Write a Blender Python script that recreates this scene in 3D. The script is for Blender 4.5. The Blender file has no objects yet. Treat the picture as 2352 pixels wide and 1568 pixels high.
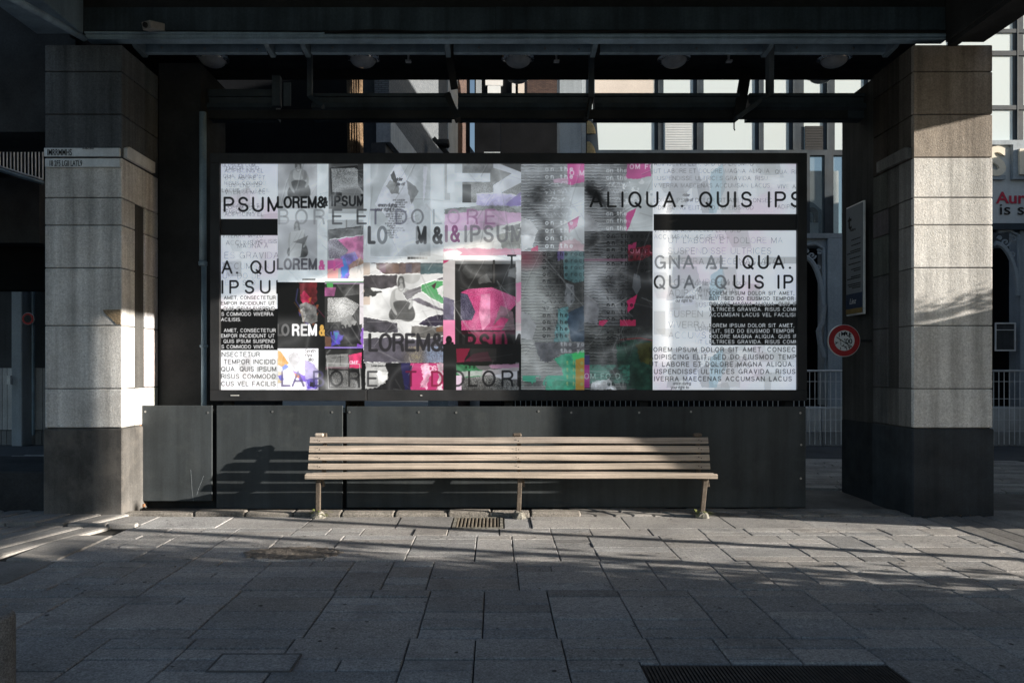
import bpy, bmesh, math, random
import numpy as np
from mathutils import Vector, Matrix
random.seed(4)
R = math.radians
scene = bpy.context.scene
COL = scene.collection
CAM_H, FPX, VPX, VPY = 1.64, 1640.0, 1138.0, 847.0

def W(x, y, Y):
    """world point at depth Y metres that stands at (x, y) of a 2352 x 1568 survey of the place"""
    return ((x - VPX) * Y / FPX, Y, CAM_H - (y - VPY) * Y / FPX)
def WX(x, Y): return (x - VPX) * Y / FPX
def WZ(y, Y): return CAM_H - (y - VPY) * Y / FPX

# ------------------------------------------------------------------ objects
def tag(o, label=None, cat=None, group=None, kind=None):
    for k, v in (('label', label), ('category', cat), ('group', group), ('kind', kind)):
        if v: o[k] = v
    return o
def thing(name, loc, label, cat, group=None):
    o = bpy.data.objects.new(name, None); o.location = loc; o.empty_display_size = .1
    COL.objects.link(o); return tag(o, label, cat, group)
def dup(root, loc, label=None, group=None):
    r = root.copy(); COL.objects.link(r); r.location = loc
    if label: r['label'] = label
    if group: r['group'] = group
    for ch in list(root.children):
        c = ch.copy(); COL.objects.link(c); c.parent = r
        for g in list(ch.children):
            d = g.copy(); COL.objects.link(d); d.parent = c
    return r
def wloc(o):
    v = Vector(o.location)
    while o.parent: o = o.parent; v += Vector(o.location)
    return v

class MB:
    def __init__(s): s.v, s.f, s.t = [], [], []
    def add(s, vs, fs, t=1.0):
        n = len(s.v); s.v += [tuple(p) for p in vs]; s.f += [tuple(i + n for i in f) for f in fs]
        s.t += [t] * len(fs); return s
    def box(s, x0, x1, y0, y1, z0, z1, t=1.0, c=0.0):
        if c <= 0:
            return s.add([(x0,y0,z0),(x1,y0,z0),(x1,y1,z0),(x0,y1,z0),(x0,y0,z1),(x1,y0,z1),(x1,y1,z1),(x0,y1,z1)],
                         [(0,3,2,1),(4,5,6,7),(0,1,5,4),(1,2,6,5),(2,3,7,6),(3,0,4,7)], t)
        c = min(c, (x1-x0)*.45, (y1-y0)*.45, (z1-z0)*.45)
        vs = []
        for z, i in ((z0, c), (z0 + c, 0), (z1 - c, 0), (z1, c)):
            for (sx, sy) in ((0,0),(1,0),(1,1),(0,1)):
                X = (x0, x1)[sx]; Y = (y0, y1)[sy]; dx = c if sx == 0 else -c; dy = c if sy == 0 else -c
                if i: vs += [(X + dx, Y + dy, z)] * 2
                else: vs += [(X + (dx if (sx, sy) in ((0,0),(1,1)) else 0), Y + (dy if (sx, sy) in ((1,0),(0,1)) else 0), z),
                             (X + (dx if (sx, sy) in ((1,0),(0,1)) else 0), Y + (dy if (sx, sy) in ((0,0),(1,1)) else 0), z)]
        # ring order: walk corners, for each (in, out) points
        rings = []
        for k in range(4):
            b = k * 8; o = []
            o += [b + 1, b + 0] if False else [b + 1 - 1, b + 1]
            rings.append([b + i for i in range(8)])
        def order(b):
            # corner0: (x0+c,y0)->(x0,y0+c) ; walk counter clockwise starting on the y0 side
            return [b + 0, b + 3, b + 2, b + 5, b + 4, b + 7, b + 6, b + 1]
        n = len(s.v); s.v += vs
        fs = []
        Rr = [order(k * 8) for k in range(4)]
        fs.append(tuple(reversed([Rr[0][i] for i in (0, 2, 4, 6)]))); fs.append(tuple(Rr[3][i] for i in (0, 2, 4, 6)))
        for k in range(3):
            for i in range(8):
                j = (i + 1) % 8
                fs.append((Rr[k][i], Rr[k][j], Rr[k + 1][j], Rr[k + 1][i]))
        s.f += [tuple(i + n for i in f) for f in fs]; s.t += [t] * len(fs); return s
    def prism(s, pts, axis, a, b, t=1.0):
        """2-D outline extruded along axis from a to b; outline in the two other axes, in xyz order"""
        n = len(pts); vs = []
        for q in (a, b):
            for (u, w) in pts: vs.append({'x': (q, u, w), 'y': (u, q, w), 'z': (u, w, q)}[axis])
        fs = [tuple(range(n)), tuple(range(2 * n - 1, n - 1, -1))] + [(i, i + n, (i + 1) % n + n, (i + 1) % n) for i in range(n)]
        return s.add(vs, fs, t)
    def tube(s, p, q, r, n=10, r2=None, t=1.0, caps=True):
        p, q = Vector(p), Vector(q); d = (q - p).normalized(); r2 = r if r2 is None else r2
        u = d.orthogonal().normalized(); w = d.cross(u); vs = []
        for c, rr in ((p, r), (q, r2)):
            vs += [c + (u * math.cos(2*math.pi*i/n) + w * math.sin(2*math.pi*i/n)) * rr for i in range(n)]
        fs = [(i, (i+1) % n, (i+1) % n + n, i + n) for i in range(n)]
        if caps: fs += [tuple(range(n - 1, -1, -1)), tuple(range(n, 2 * n))]
        return s.add(vs, fs, t)
    def path(s, pts, r, n=8, t=1.0):
        pts = [Vector(p) for p in pts]; vs = []; u = None
        for i, p in enumerate(pts):
            d = (pts[min(i + 1, len(pts) - 1)] - pts[max(i - 1, 0)]).normalized()
            u = d.orthogonal().normalized() if u is None else (u - d * u.dot(d)).normalized()
            w = d.cross(u); vs += [p + (u * math.cos(2*math.pi*k/n) + w * math.sin(2*math.pi*k/n)) * r for k in range(n)]
        fs = [(i*n + k, i*n + (k+1) % n, (i+1)*n + (k+1) % n, (i+1)*n + k) for i in range(len(pts) - 1) for k in range(n)]
        fs += [tuple(range(n - 1, -1, -1)), tuple(range((len(pts)-1)*n, len(pts)*n))]
        return s.add(vs, fs, t)
    def bar(s, p, q, w, h, t=1.0, up=(0, 0, 1)):
        """rectangular bar from p to q, w across, h along up"""
        p, q = Vector(p), Vector(q); d = (q - p).normalized(); up = Vector(up)
        sd = d.cross(up).normalized(); u = sd.cross(d).normalized(); vs = []
        for c in (p, q): vs += [c + sd * a * w / 2 + u * b * h / 2 for a, b in ((-1,-1),(1,-1),(1,1),(-1,1))]
        return s.add(vs, [(0,1,2,3),(7,6,5,4),(0,4,5,1),(1,5,6,2),(2,6,7,3),(3,7,4,0)], t)
    def lathe(s, prof, c, n=28, t=1.0):
        vs = [(c[0] + r*math.cos(2*math.pi*i/n), c[1] + r*math.sin(2*math.pi*i/n), c[2] + z) for r, z in prof for i in range(n)]
        fs = [(k*n + i, k*n + (i+1) % n, (k+1)*n + (i+1) % n, (k+1)*n + i) for k in range(len(prof) - 1) for i in range(n)]
        return s.add(vs, fs, t)
    def quad(s, a, b, c, d, t=1.0): return s.add([a, b, c, d], [(0,1,2,3)], t)
    def disc(s, c, r, n=32, axis='y', t=1.0, ry=None):
        ry = ry or r; vs = []
        for i in range(n):
            a = 2*math.pi*i/n; u, w = r*math.cos(a), ry*math.sin(a)
            vs.append({'y': (c[0]+u, c[1], c[2]+w), 'z': (c[0]+u, c[1]+w, c[2]), 'x': (c[0], c[1]+u, c[2]+w)}[axis])
        return s.add(vs, [tuple(range(n))], t)
    def build(s, name, mat, parent=None, bevel=0, smooth=False, seg=2, kind=None):
        me = bpy.data.meshes.new(name); o0 = wloc(parent) if parent else Vector((0, 0, 0))
        me.from_pydata([(x - o0.x, y - o0.y, z - o0.z) for x, y, z in s.v], [], s.f); me.validate(); me.update()
        bm = bmesh.new(); bm.from_mesh(me); tl = bm.faces.layers.int.new('fi') if False else None
        bmesh.ops.recalc_face_normals(bm, faces=bm.faces); bm.to_mesh(me); bm.free()
        if len(s.t) == len(me.polygons):
            ca = me.color_attributes.new('tint', 'FLOAT_COLOR', 'CORNER'); a = np.empty((len(me.loops), 4), np.float32)
            tt = [t if isinstance(t, tuple) else (t, t, t) for t in s.t]
            for p in me.polygons: a[p.loop_start:p.loop_start + p.loop_total, :3] = tt[p.index]
            a[:, 3] = 1; ca.data.foreach_set('color', a.ravel())
        if smooth: me.polygons.foreach_set('use_smooth', [True] * len(me.polygons))
        if mat: me.materials.append(mat)
        o = bpy.data.objects.new(name, me); COL.objects.link(o)
        if parent: o.parent = parent
        if bevel:
            b = o.modifiers.new('bevel', 'BEVEL'); b.width = bevel; b.segments = seg; b.limit_method = 'ANGLE'; b.angle_limit = R(40); b.harden_normals = False
        if kind: o['kind'] = kind
        return o

def letters(name, s, mat, parent, loc, size, width=None, rot=(R(90), 0, 0), depth=.002, spacing=1.0, shear=0.0, align='LEFT', bold=0):
    """raised lettering as a mesh, lower left corner at loc"""
    cu = bpy.data.curves.new(name, 'FONT'); cu.body = s; cu.size = size; cu.extrude = depth; cu.space_character = spacing; cu.shear = shear; cu.align_x = align; cu.offset = bold
    cu.resolution_u = 4
    tmp = bpy.data.objects.new(name, cu); COL.objects.link(tmp)
    dg = bpy.context.evaluated_depsgraph_get(); me = bpy.data.meshes.new_from_object(tmp.evaluated_get(dg))
    bpy.data.objects.remove(tmp)
    if width:
        xs = [v.co.x for v in me.vertices]; k = width / (max(xs) - min(xs)); x0 = min(xs)
        for v in me.vertices: v.co.x = (v.co.x - x0) * k
    me.transform(Matrix.Translation(Vector(loc) - wloc(parent)) @ Matrix.Rotation(rot[2], 4, 'Z') @ Matrix.Rotation(rot[0], 4, 'X'))
    me.materials.clear(); me.materials.append(mat)
    o = bpy.data.objects.new(name, me); COL.objects.link(o); o.parent = parent
    return o

# ------------------------------------------------------------------ materials
def M(name, col, rough=.75, var=.18, vs=2.2, speck=.15, ss=70., bump=.25, bs=None, metal=0., streak=0., tint=False, spec=.35, warm=0., grime=0., dist=.004, low=None, dirt=None, grain=0., spots=0.):
    m = bpy.data.materials.new(name); m.use_nodes = True; nt = m.node_tree; N, L = nt.nodes, nt.links
    b = N['Principled BSDF']; b.inputs['Roughness'].default_value = rough; b.inputs['Metallic'].default_value = metal
    b.inputs['Specular IOR Level'].default_value = spec
    tc = N.new('ShaderNodeTexCoord'); geo = N.new('ShaderNodeNewGeometry')
    P = geo.outputs['Position']
    def noise(scale, detail=5, rgh=.6, mp=None):
        n = N.new('ShaderNodeTexNoise'); n.inputs['Scale'].default_value = scale; n.inputs['Detail'].default_value = detail; n.inputs['Roughness'].default_value = rgh
        if mp:
            v = N.new('ShaderNodeVectorMath'); v.operation = 'MULTIPLY'; v.inputs[1].default_value = mp; L.new(P, v.inputs[0]); L.new(v.outputs[0], n.inputs['Vector'])
        else: L.new(P, n.inputs['Vector'])
        return n.outputs['Fac']
    def rng(src, a, bb, c=.3, d=.7):
        r = N.new('ShaderNodeMapRange'); r.inputs['From Min'].default_value = c; r.inputs['From Max'].default_value = d
        r.inputs['To Min'].default_value = a; r.inputs['To Max'].default_value = bb; L.new(src, r.inputs['Value']); return r.outputs['Result']
    def mul(a, bb):
        x = N.new('ShaderNodeMath'); x.operation = 'MULTIPLY'
        for i, q in enumerate((a, bb)):
            if isinstance(q, (int, float)): x.inputs[i].default_value = q
            else: L.new(q, x.inputs[i])
        return x.outputs[0]
    k = rng(noise(vs), 1 - var, 1 + var)
    if speck: k = mul(k, rng(noise(ss, 3, .75), 1 - speck, 1 + speck, .32, .68))
    if spots:
        vo = N.new('ShaderNodeTexVoronoi'); vo.inputs['Scale'].default_value = 34; L.new(P, vo.inputs['Vector']); k = mul(k, rng(vo.outputs['Distance'], 1 - spots, 1.06, .10, .22)); k = mul(k, rng(noise(24, 4, .75), 1 - spots * .6, 1 + spots * .5, .34, .66))
    if streak: k = mul(k, rng(noise(1., 4, .6, (7., 7., .35)), 1 - streak, 1 + streak * .6))
    if grain:
        gq = noise(1., 6, .75, (.9, 62., 62.)); k = mul(k, rng(gq, 1 - grain, 1 + grain * .6, .3, .7))
    if low:
        sx = N.new('ShaderNodeSeparateXYZ'); L.new(P, sx.inputs[0]); k = mul(k, rng(sx.outputs['Z'], low[2], 1, low[0], low[1]))
    mx = N.new('ShaderNodeMix'); mx.data_type = 'RGBA'; mx.blend_type = 'MULTIPLY'; mx.inputs['Factor'].default_value = 1
    mx.inputs['A'].default_value = (*col, 1); L.new(k, mx.inputs['B']); out = mx.outputs['Result']
    if warm:
        m2 = N.new('ShaderNodeMix'); m2.data_type = 'RGBA'; m2.blend_type = 'MULTIPLY'; L.new(rng(noise(1.3, 4), 0, warm, .45, .7), m2.inputs['Factor']); L.new(out, m2.inputs['A']); m2.inputs['B'].default_value = (1., .74, .5, 1); out = m2.outputs['Result']
    if dirt:
        m4 = N.new('ShaderNodeMix'); m4.data_type = 'RGBA'; L.new(rng(noise(dirt[1], 8, .7), 0, dirt[0], .52, .66), m4.inputs['Factor']); L.new(out, m4.inputs['A']); m4.inputs['B'].default_value = (*dirt[2], 1); out = m4.outputs['Result']
    if tint:
        at = N.new('ShaderNodeAttribute'); at.attribute_name = 'tint'
        m3 = N.new('ShaderNodeMix'); m3.data_type = 'RGBA'; m3.blend_type = 'MULTIPLY'; m3.inputs['Factor'].default_value = 1; L.new(out, m3.inputs['A']); L.new(at.outputs['Color'], m3.inputs['B']); out = m3.outputs['Result']
    L.new(out, b.inputs['Base Color'])
    L.new(rng(noise(vs * 2.3), max(0, rough - .12), min(1, rough + .12)), b.inputs['Roughness'])
    if bump:
        bp = N.new('ShaderNodeBump'); bp.inputs['Strength'].default_value = bump; bp.inputs['Distance'].default_value = dist
        L.new(noise(bs or ss, 5, .7), bp.inputs['Height']); L.new(bp.outputs['Normal'], b.inputs['Normal'])
    return m
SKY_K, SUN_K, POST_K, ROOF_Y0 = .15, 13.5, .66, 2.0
# ------------------------------------------------------------------ the printed collage of the billboard, painted into vertex colours
S = 2
PX0, PX1, PY0, PY1 = 508, 1828, 377, 895
PW, PH = (PX1 - PX0) * S, (PY1 - PY0) * S
prng = np.random.default_rng(11)

def arc(cx, cy, rx, ry, a0, a1, n=10):
    return [(cx + rx * math.cos(math.radians(a0 + (a1 - a0) * i / n)), cy + ry * math.sin(math.radians(a0 + (a1 - a0) * i / n))) for i in range(n + 1)]

GL = {
 'A': (.74, [[(0,0),(.37,1),(.74,0)], [(.13,.34),(.61,.34)]]),
 'B': (.62, [[(0,0),(0,1),(.34,1)] + arc(.34,.76,.22,.24,90,-90) + [(0,.52)], [(.34,.52)] + arc(.36,.26,.26,.26,90,-90) + [(0,0)]]),
 'C': (.72, [arc(.37,.5,.37,.5,48,312,18)]),
 'D': (.68, [[(0,0),(0,1),(.28,1)] + arc(.28,.5,.4,.5,90,-90,16) + [(0,0)]]),
 'E': (.56, [[(.56,1),(0,1),(0,0),(.56,0)], [(0,.53),(.5,.53)]]),
 'F': (.52, [[(.52,1),(0,1),(0,0)], [(0,.5),(.46,.5)]]),
 'G': (.76, [arc(.37,.5,.37,.5,48,345,18) + [(.74,.45),(.42,.45)], [(.74,.45),(.74,0)]]),
 'H': (.66, [[(0,0),(0,1)], [(.66,0),(.66,1)], [(0,.52),(.66,.52)]]),
 'I': (.04, [[(.02,0),(.02,1)]]),
 'J': (.46, [[(.46,1),(.46,.25)] + arc(.23,.25,.23,.25,0,-180,8)]),
 'K': (.64, [[(0,0),(0,1)], [(.6,1),(0,.38)], [(.22,.58),(.64,0)]]),
 'L': (.5, [[(0,1),(0,0),(.5,0)]]),
 'M': (.8, [[(0,0),(0,1),(.4,.05),(.8,1),(.8,0)]]),
 'N': (.68, [[(0,0),(0,1),(.68,0),(.68,1)]]),
 'O': (.8, [arc(.4,.5,.4,.5,0,360,26)]),
 'P': (.6, [[(0,0),(0,1),(.34,1)] + arc(.34,.73,.26,.27,90,-90) + [(0,.46)]]),
 'Q': (.8, [arc(.4,.5,.4,.5,0,360,26), [(.46,.24),(.8,-.05)]]),
 'R': (.64, [[(0,0),(0,1),(.36,1)] + arc(.36,.75,.26,.25,90,-90) + [(0,.5)], [(.34,.5),(.56,.36),(.62,0)]]),
 'S': (.6, [arc(.3,.75,.27,.25,15,270,12) + arc(.3,.25,.3,.25,90,-165,12)]),
 'T': (.62, [[(0,1),(.62,1)], [(.31,1),(.31,0)]]),
 'U': (.66, [[(0,1),(0,.32)] + arc(.33,.32,.33,.32,180,360,12) + [(.66,1)]]),
 'V': (.68, [[(0,1),(.34,0),(.68,1)]]),
 'W': (1., [[(0,1),(.25,0),(.5,.95),(.75,0),(1.,1)]]),
 'X': (.64, [[(0,0),(.64,1)], [(0,1),(.64,0)]]),
 'Y': (.64, [[(0,1),(.32,.45),(.64,1)], [(.32,.45),(.32,0)]]),
 'Z': (.6, [[(0,1),(.6,1),(0,0),(.6,0)]]),
 '&': (.8, [[(.8,0),(.2,.66)] + arc(.36,.79,.2,.21,190,-40,14) + [(.2,.5)] + arc(.33,.26,.33,.26,130,330,14) + [(.78,.5)]]),
 '.': (.06, [[(.02,.02),(.05,.02)]]),
 ',': (.06, [[(.04,.04),(.0,-.14)]]),
 '-': (.3, [[(0,.4),(.3,.4)]]),
 'o': (.6, [arc(.3,.34,.3,.34,0,360,16)]),
 'n': (.52, [[(0,0),(0,.68)], [(0,.4)] + arc(.26,.4,.26,.27,180,0,8) + [(.52,0)]]),
 't': (.36, [[(.14,.9),(.14,.12),(.34,.03)], [(0,.66),(.34,.66)]]),
 'h': (.52, [[(0,0),(0,1)], [(0,.4)] + arc(.26,.4,.26,.27,180,0,8) + [(.52,0)]]),
 'e': (.58, [[(.02,.36),(.57,.36)] + arc(.29,.34,.29,.34,5,320,14)]),
 'r': (.34, [[(0,0),(0,.68)], [(0,.38)] + arc(.26,.38,.26,.28,180,75,6)]),
 'c': (.54, [arc(.3,.34,.3,.34,50,310,12)]),
 'k': (.5, [[(0,0),(0,1)], [(.46,.68),(0,.24)], [(.18,.4),(.5,0)]]),
 's': (.46, [arc(.23,.5,.2,.17,20,270,8) + arc(.23,.17,.23,.17,90,-160,8)]),
 'i': (.05, [[(.02,0),(.02,.66)], [(.02,.9),(.02,.93)]]),
 'd': (.58, [[(.58,0),(.58,1)], arc(.29,.34,.29,.34,0,360,14)]),
 'p': (.58, [[(0,-.28),(0,.68)], arc(.29,.34,.29,.34,0,360,14)]),
 'l': (.05, [[(.02,0),(.02,1)]]),
 'u': (.52, [[(0,.68),(0,.28)] + arc(.26,.28,.26,.28,180,360,8), [(.52,.68),(.52,0)]]),
 'g': (.58, [[(.58,.68),(.58,-.05)] + arc(.29,-.05,.29,.24,0,-150,8), arc(.29,.34,.29,.34,0,360,14)]),
 'y': (.5, [[(0,.68),(.26,.02)], [(.5,.68),(.2,-.26),(.05,-.26)]]),
 'a': (.52, [[(.52,.68),(.52,0)], arc(.26,.34,.26,.34,0,360,14)]),
 'v': (.5, [[(0,.68),(.25,0),(.5,.68)]]),
 'w': (.76, [[(0,.68),(.19,0),(.38,.66),(.57,0),(.76,.68)]]),
 'b': (.58, [[(0,0),(0,1)], arc(.29,.34,.29,.34,0,360,14)]),
 'f': (.34, [[(.34,.98),(.2,.98),(.14,.86),(.14,0)], [(0,.66),(.32,.66)]]),
 'm': (.86, [[(0,0),(0,.68)], [(0,.42)] + arc(.215,.42,.215,.26,180,0,8) + [(.43,0)], [(.43,.42)] + arc(.645,.42,.215,.26,180,0,8) + [(.86,0)]]),
}

for ch_, k_ in (('A', 1.06), ('B', 1.08), ('C', 1.1), ('D', 1.08), ('E', 1.1), ('F', 1.1), ('G', 1.06), ('H', 1.12), ('K', 1.06), ('L', 1.06), ('M', 1.06), ('N', 1.12), ('P', 1.1), ('R', 1.1), ('S', 1.08), ('T', 1.06), ('U', 1.12)):
    w_, st_ = GL[ch_]; GL[ch_] = (w_ * k_, [[(x * k_, y) for x, y in s_] for s_ in st_])

def text_width(s, track, wx=1.0):
    w = 0
    for ch in s:
        w += (.32 if ch == ' ' else GL[ch][0] * wx) + track
    return w - track

CV = np.ones((PH, PW, 3), np.float32)
YY, XX = np.mgrid[0:PH, 0:PW]
DX = (XX + .5) / S + PX0
DY = (YY + .5) / S + PY0

def fnoise(sc, seed=0, oct=4, ax=1.0):
    """smooth value noise over the whole sheet, feature size sc"""
    out = np.zeros((PH, PW), np.float32); amp = 1; tot = 0
    r = np.random.default_rng(seed)
    for o in range(oct):
        s = sc / 2 ** o
        gw, gh = int((PX1 - PX0) / (s * ax)) + 3, int((PY1 - PY0) / s) + 3
        g = r.random((gh, gw)).astype(np.float32)
        fx = (DX - PX0) / (s * ax); fy = (DY - PY0) / s
        ix = fx.astype(int); iy = fy.astype(int); tx = fx - ix; ty = fy - iy
        tx = tx * tx * (3 - 2 * tx); ty = ty * ty * (3 - 2 * ty)
        v = (g[iy, ix] * (1 - tx) + g[iy, ix + 1] * tx) * (1 - ty) + (g[iy + 1, ix] * (1 - tx) + g[iy + 1, ix + 1] * tx) * ty
        out += v * amp; tot += amp; amp *= .55
    return out / tot

N1, N2, N3 = fnoise(40, 1), fnoise(14, 2), fnoise(120, 3)
GR = prng.random((PH, PW)).astype(np.float32)
GRC = np.kron(prng.random((PH // 2, PW // 2)), np.ones((2, 2))).astype(np.float32)

def box(x0, y0, x1, y1):
    return (slice(max(0, int(round((y0 - PY0) * S))), max(0, min(PH, int(round((y1 - PY0) * S))))),
            slice(max(0, int(round((x0 - PX0) * S))), max(0, min(PW, int(round((x1 - PX0) * S))))))

def put(sl, col, m, mode='n'):
    if isinstance(col, (int, float)): col = (col, col, col)
    c = np.asarray(col, np.float32)
    base = CV[sl]
    if mode == 'm': c = base * c
    elif mode == 's': c = 1 - (1 - base) * (1 - c)
    m = np.clip(np.broadcast_to(m, base.shape[:2]), 0, 1)[..., None]
    CV[sl] = base * (1 - m) + c * m

def rect(x0, y0, x1, y1, col, a=1, mode='n'):
    put(box(x0, y0, x1, y1), col, a, mode)

def grad(x0, y0, x1, y1, c0, c1, a=1, ax=1, mode='n'):
    sl = box(x0, y0, x1, y1)
    t = ((DX[sl] - x0) / (x1 - x0)) if ax == 0 else ((DY[sl] - y0) / (y1 - y0))
    c0 = np.asarray(c0 if not isinstance(c0, (int, float)) else (c0,) * 3, np.float32); c1 = np.asarray(c1 if not isinstance(c1, (int, float)) else (c1,) * 3, np.float32)
    put(sl, c0 * (1 - t[..., None]) + c1 * t[..., None], a, mode)

def pmask(pts, sl):
    x, y = DX[sl], DY[sl]
    ins = np.zeros(x.shape, bool)
    n = len(pts)
    for i in range(n):
        x0, y0 = pts[i]; x1, y1 = pts[(i + 1) % n]
        if y0 == y1: continue
        c = ((y0 > y) != (y1 > y)) & (x < (x1 - x0) * (y - y0) / (y1 - y0) + x0)
        ins ^= c
    return ins

def jag(pts, amp, seed=0, step=3.):
    r = random.Random(seed); out = []
    for i in range(len(pts)):
        a, b = pts[i], pts[(i + 1) % len(pts)]
        L = math.hypot(b[0] - a[0], b[1] - a[1]); n = max(1, int(L / step))
        off = 0
        for k in range(n):
            t = k / n
            off = off * .6 + r.uniform(-amp, amp)
            o = off if k else 0
            nx, ny = -(b[1] - a[1]) / (L + 1e-6), (b[0] - a[0]) / (L + 1e-6)
            out.append((a[0] + (b[0] - a[0]) * t + nx * o, a[1] + (b[1] - a[1]) * t + ny * o))
    return out

def poly(pts, col, a=1, clip=None, mode='n', torn=0, rim=0, seed=0, tex=0., smooth=0):
    if smooth:
        for _ in range(smooth):
            q = []
            for i in range(len(pts)):
                p0, p1 = pts[i], pts[(i + 1) % len(pts)]
                q += [(p0[0] * .75 + p1[0] * .25, p0[1] * .75 + p1[1] * .25), (p0[0] * .25 + p1[0] * .75, p0[1] * .25 + p1[1] * .75)]
            pts = q
    if torn: pts = jag(pts, torn, seed)
    xs = [p[0] for p in pts]; ys = [p[1] for p in pts]
    x0, x1, y0, y1 = min(xs) - 3, max(xs) + 3, min(ys) - 3, max(ys) + 3
    if clip: x0, y0, x1, y1 = max(x0, clip[0]), max(y0, clip[1]), min(x1, clip[2]), min(y1, clip[3])
    sl = box(x0, y0, x1, y1)
    if rim:
        cx, cy = sum(xs) / len(xs), sum(ys) / len(ys)
        p2 = jag([(p[0] + (rim if p[0] > cx else -rim) * .5, p[1] + (rim if p[1] > cy else -rim)) for p in pts], rim * .6, seed + 5, 2.5)
        put(sl, (.9, .9, .9), pmask(p2, sl) * .9)
    m = pmask(pts, sl).astype(np.float32) * a
    if tex:
        c = np.asarray(col if not isinstance(col, (int, float)) else (col,) * 3, np.float32)
        col = np.clip(c * (1 + tex * (N2[sl][..., None] - .5) * 2 + tex * .35 * (GR[sl][..., None] - .5)), 0, 1)
    put(sl, col, m, mode)

def stroke(pts, w, col, a=1, clip=None, mode='n', soft=.6):
    xs = [p[0] for p in pts]; ys = [p[1] for p in pts]; r = w / 2 + soft
    x0, y0, x1, y1 = min(xs) - r, min(ys) - r, max(xs) + r, max(ys) + r
    if clip: x0, y0, x1, y1 = max(x0, clip[0]), max(y0, clip[1]), min(x1, clip[2]), min(y1, clip[3])
    if x1 <= x0 or y1 <= y0: return
    sl = box(x0, y0, x1, y1)
    X, Y = DX[sl], DY[sl]
    if X.size == 0: return
    d = np.full(X.shape, 1e9, np.float32)
    for p, q in zip(pts[:-1], pts[1:]):
        vx, vy = q[0] - p[0], q[1] - p[1]; L2 = vx * vx + vy * vy
        t = np.clip(((X - p[0]) * vx + (Y - p[1]) * vy) / L2, 0, 1) if L2 > 1e-9 else 0
        d = np.minimum(d, (X - p[0] - t * vx) ** 2 + (Y - p[1] - t * vy) ** 2)
    d = np.sqrt(d)
    put(sl, col, np.clip((w / 2 + soft * .5 - d) / soft, 0, 1) * a, mode)

def text(s, x, yb, h, w, col, a=1, track=.2, x1=None, clip=None, wx=1.0, xs=1.0, mode='n', mir=False, jit=0):
    """s on baseline yb, cap height h, stroke w; x1 fits the run by its tracking"""
    hh = h - w
    sx = hh * xs
    if x1 is not None:
        nat = text_width(s, 0, wx)
        track = ((x1 - x - w) / sx - nat) / max(1, len(s) - 1)
    cx = x + w / 2
    for ch in s:
        if ch == ' ':
            cx += (.32 + track) * sx; continue
        gw, strokes = GL[ch]
        aa = a if not jit else a * (.35 + .65 * abs(math.sin(cx * .11 + yb * .7)))
        for st in strokes:
            pts = [(cx + (px_ if not mir else gw - px_) * wx * sx, yb - w / 2 - py_ * hh) for px_, py_ in st]
            stroke(pts, w, col, aa, clip, mode, soft=min(.7, w * .6))
        cx += (gw * wx + track) * sx
    return track

def wrinkle(pts, w=2.2, clip=None, a=.5):
    stroke(pts, w * .7, (1, 1, 1), a * .62, clip, soft=w * 1.3)
    stroke([(p[0] + w * .75, p[1] + w * .6) for p in pts], w * .9, (.12, .12, .13), a * .42, clip, soft=w * 1.6)

def creases(x0, y0, x1, y1, n, seed, a=.4, wmax=2.4):
    r = random.Random(seed)
    for _ in range(n):
        ang = r.choice([r.uniform(-.4, .4), r.uniform(.7, 1.3), r.uniform(-1.4, -.8)])
        L = r.uniform(.35, 1.1) * max(x1 - x0, y1 - y0) * .8
        px, py = r.uniform(x0, x1), r.uniform(y0, y1); pts = [(px, py)]
        for k in range(6):
            ang += r.uniform(-.1, .1); px += math.cos(ang) * L / 6; py += math.sin(ang) * L / 6; pts.append((px, py))
        wrinkle(pts, r.uniform(.7, wmax), (x0, y0, x1, y1), a * r.uniform(.4, 1))

def static(pts, lo, hi, clip, thr=.5, gl=None, sc=1.0):
    xs = [p[0] for p in pts]; ys = [p[1] for p in pts]
    sl = box(max(min(xs), clip[0]), max(min(ys), clip[1]), min(max(xs), clip[2]), min(max(ys), clip[3]))
    m = pmask(pts, sl)
    g = GRC[sl] * .55 + GR[sl] * .45
    t = np.clip((g - thr) * 1.5 + .5 + (N1[sl] - .5) * .9, 0, 1)[..., None]
    if gl:
        cx, cy, rr, am = gl
        t = np.clip(t + am * np.exp(-((DX[sl] - cx) ** 2 + (DY[sl] - cy) ** 2) / rr ** 2)[..., None], 0, 1)
    lo = np.asarray(lo if not isinstance(lo, (int, float)) else (lo,) * 3); hi = np.asarray(hi if not isinstance(hi, (int, float)) else (hi,) * 3)
    put(sl, lo * (1 - t) + hi * t, m.astype(np.float32))

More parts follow.
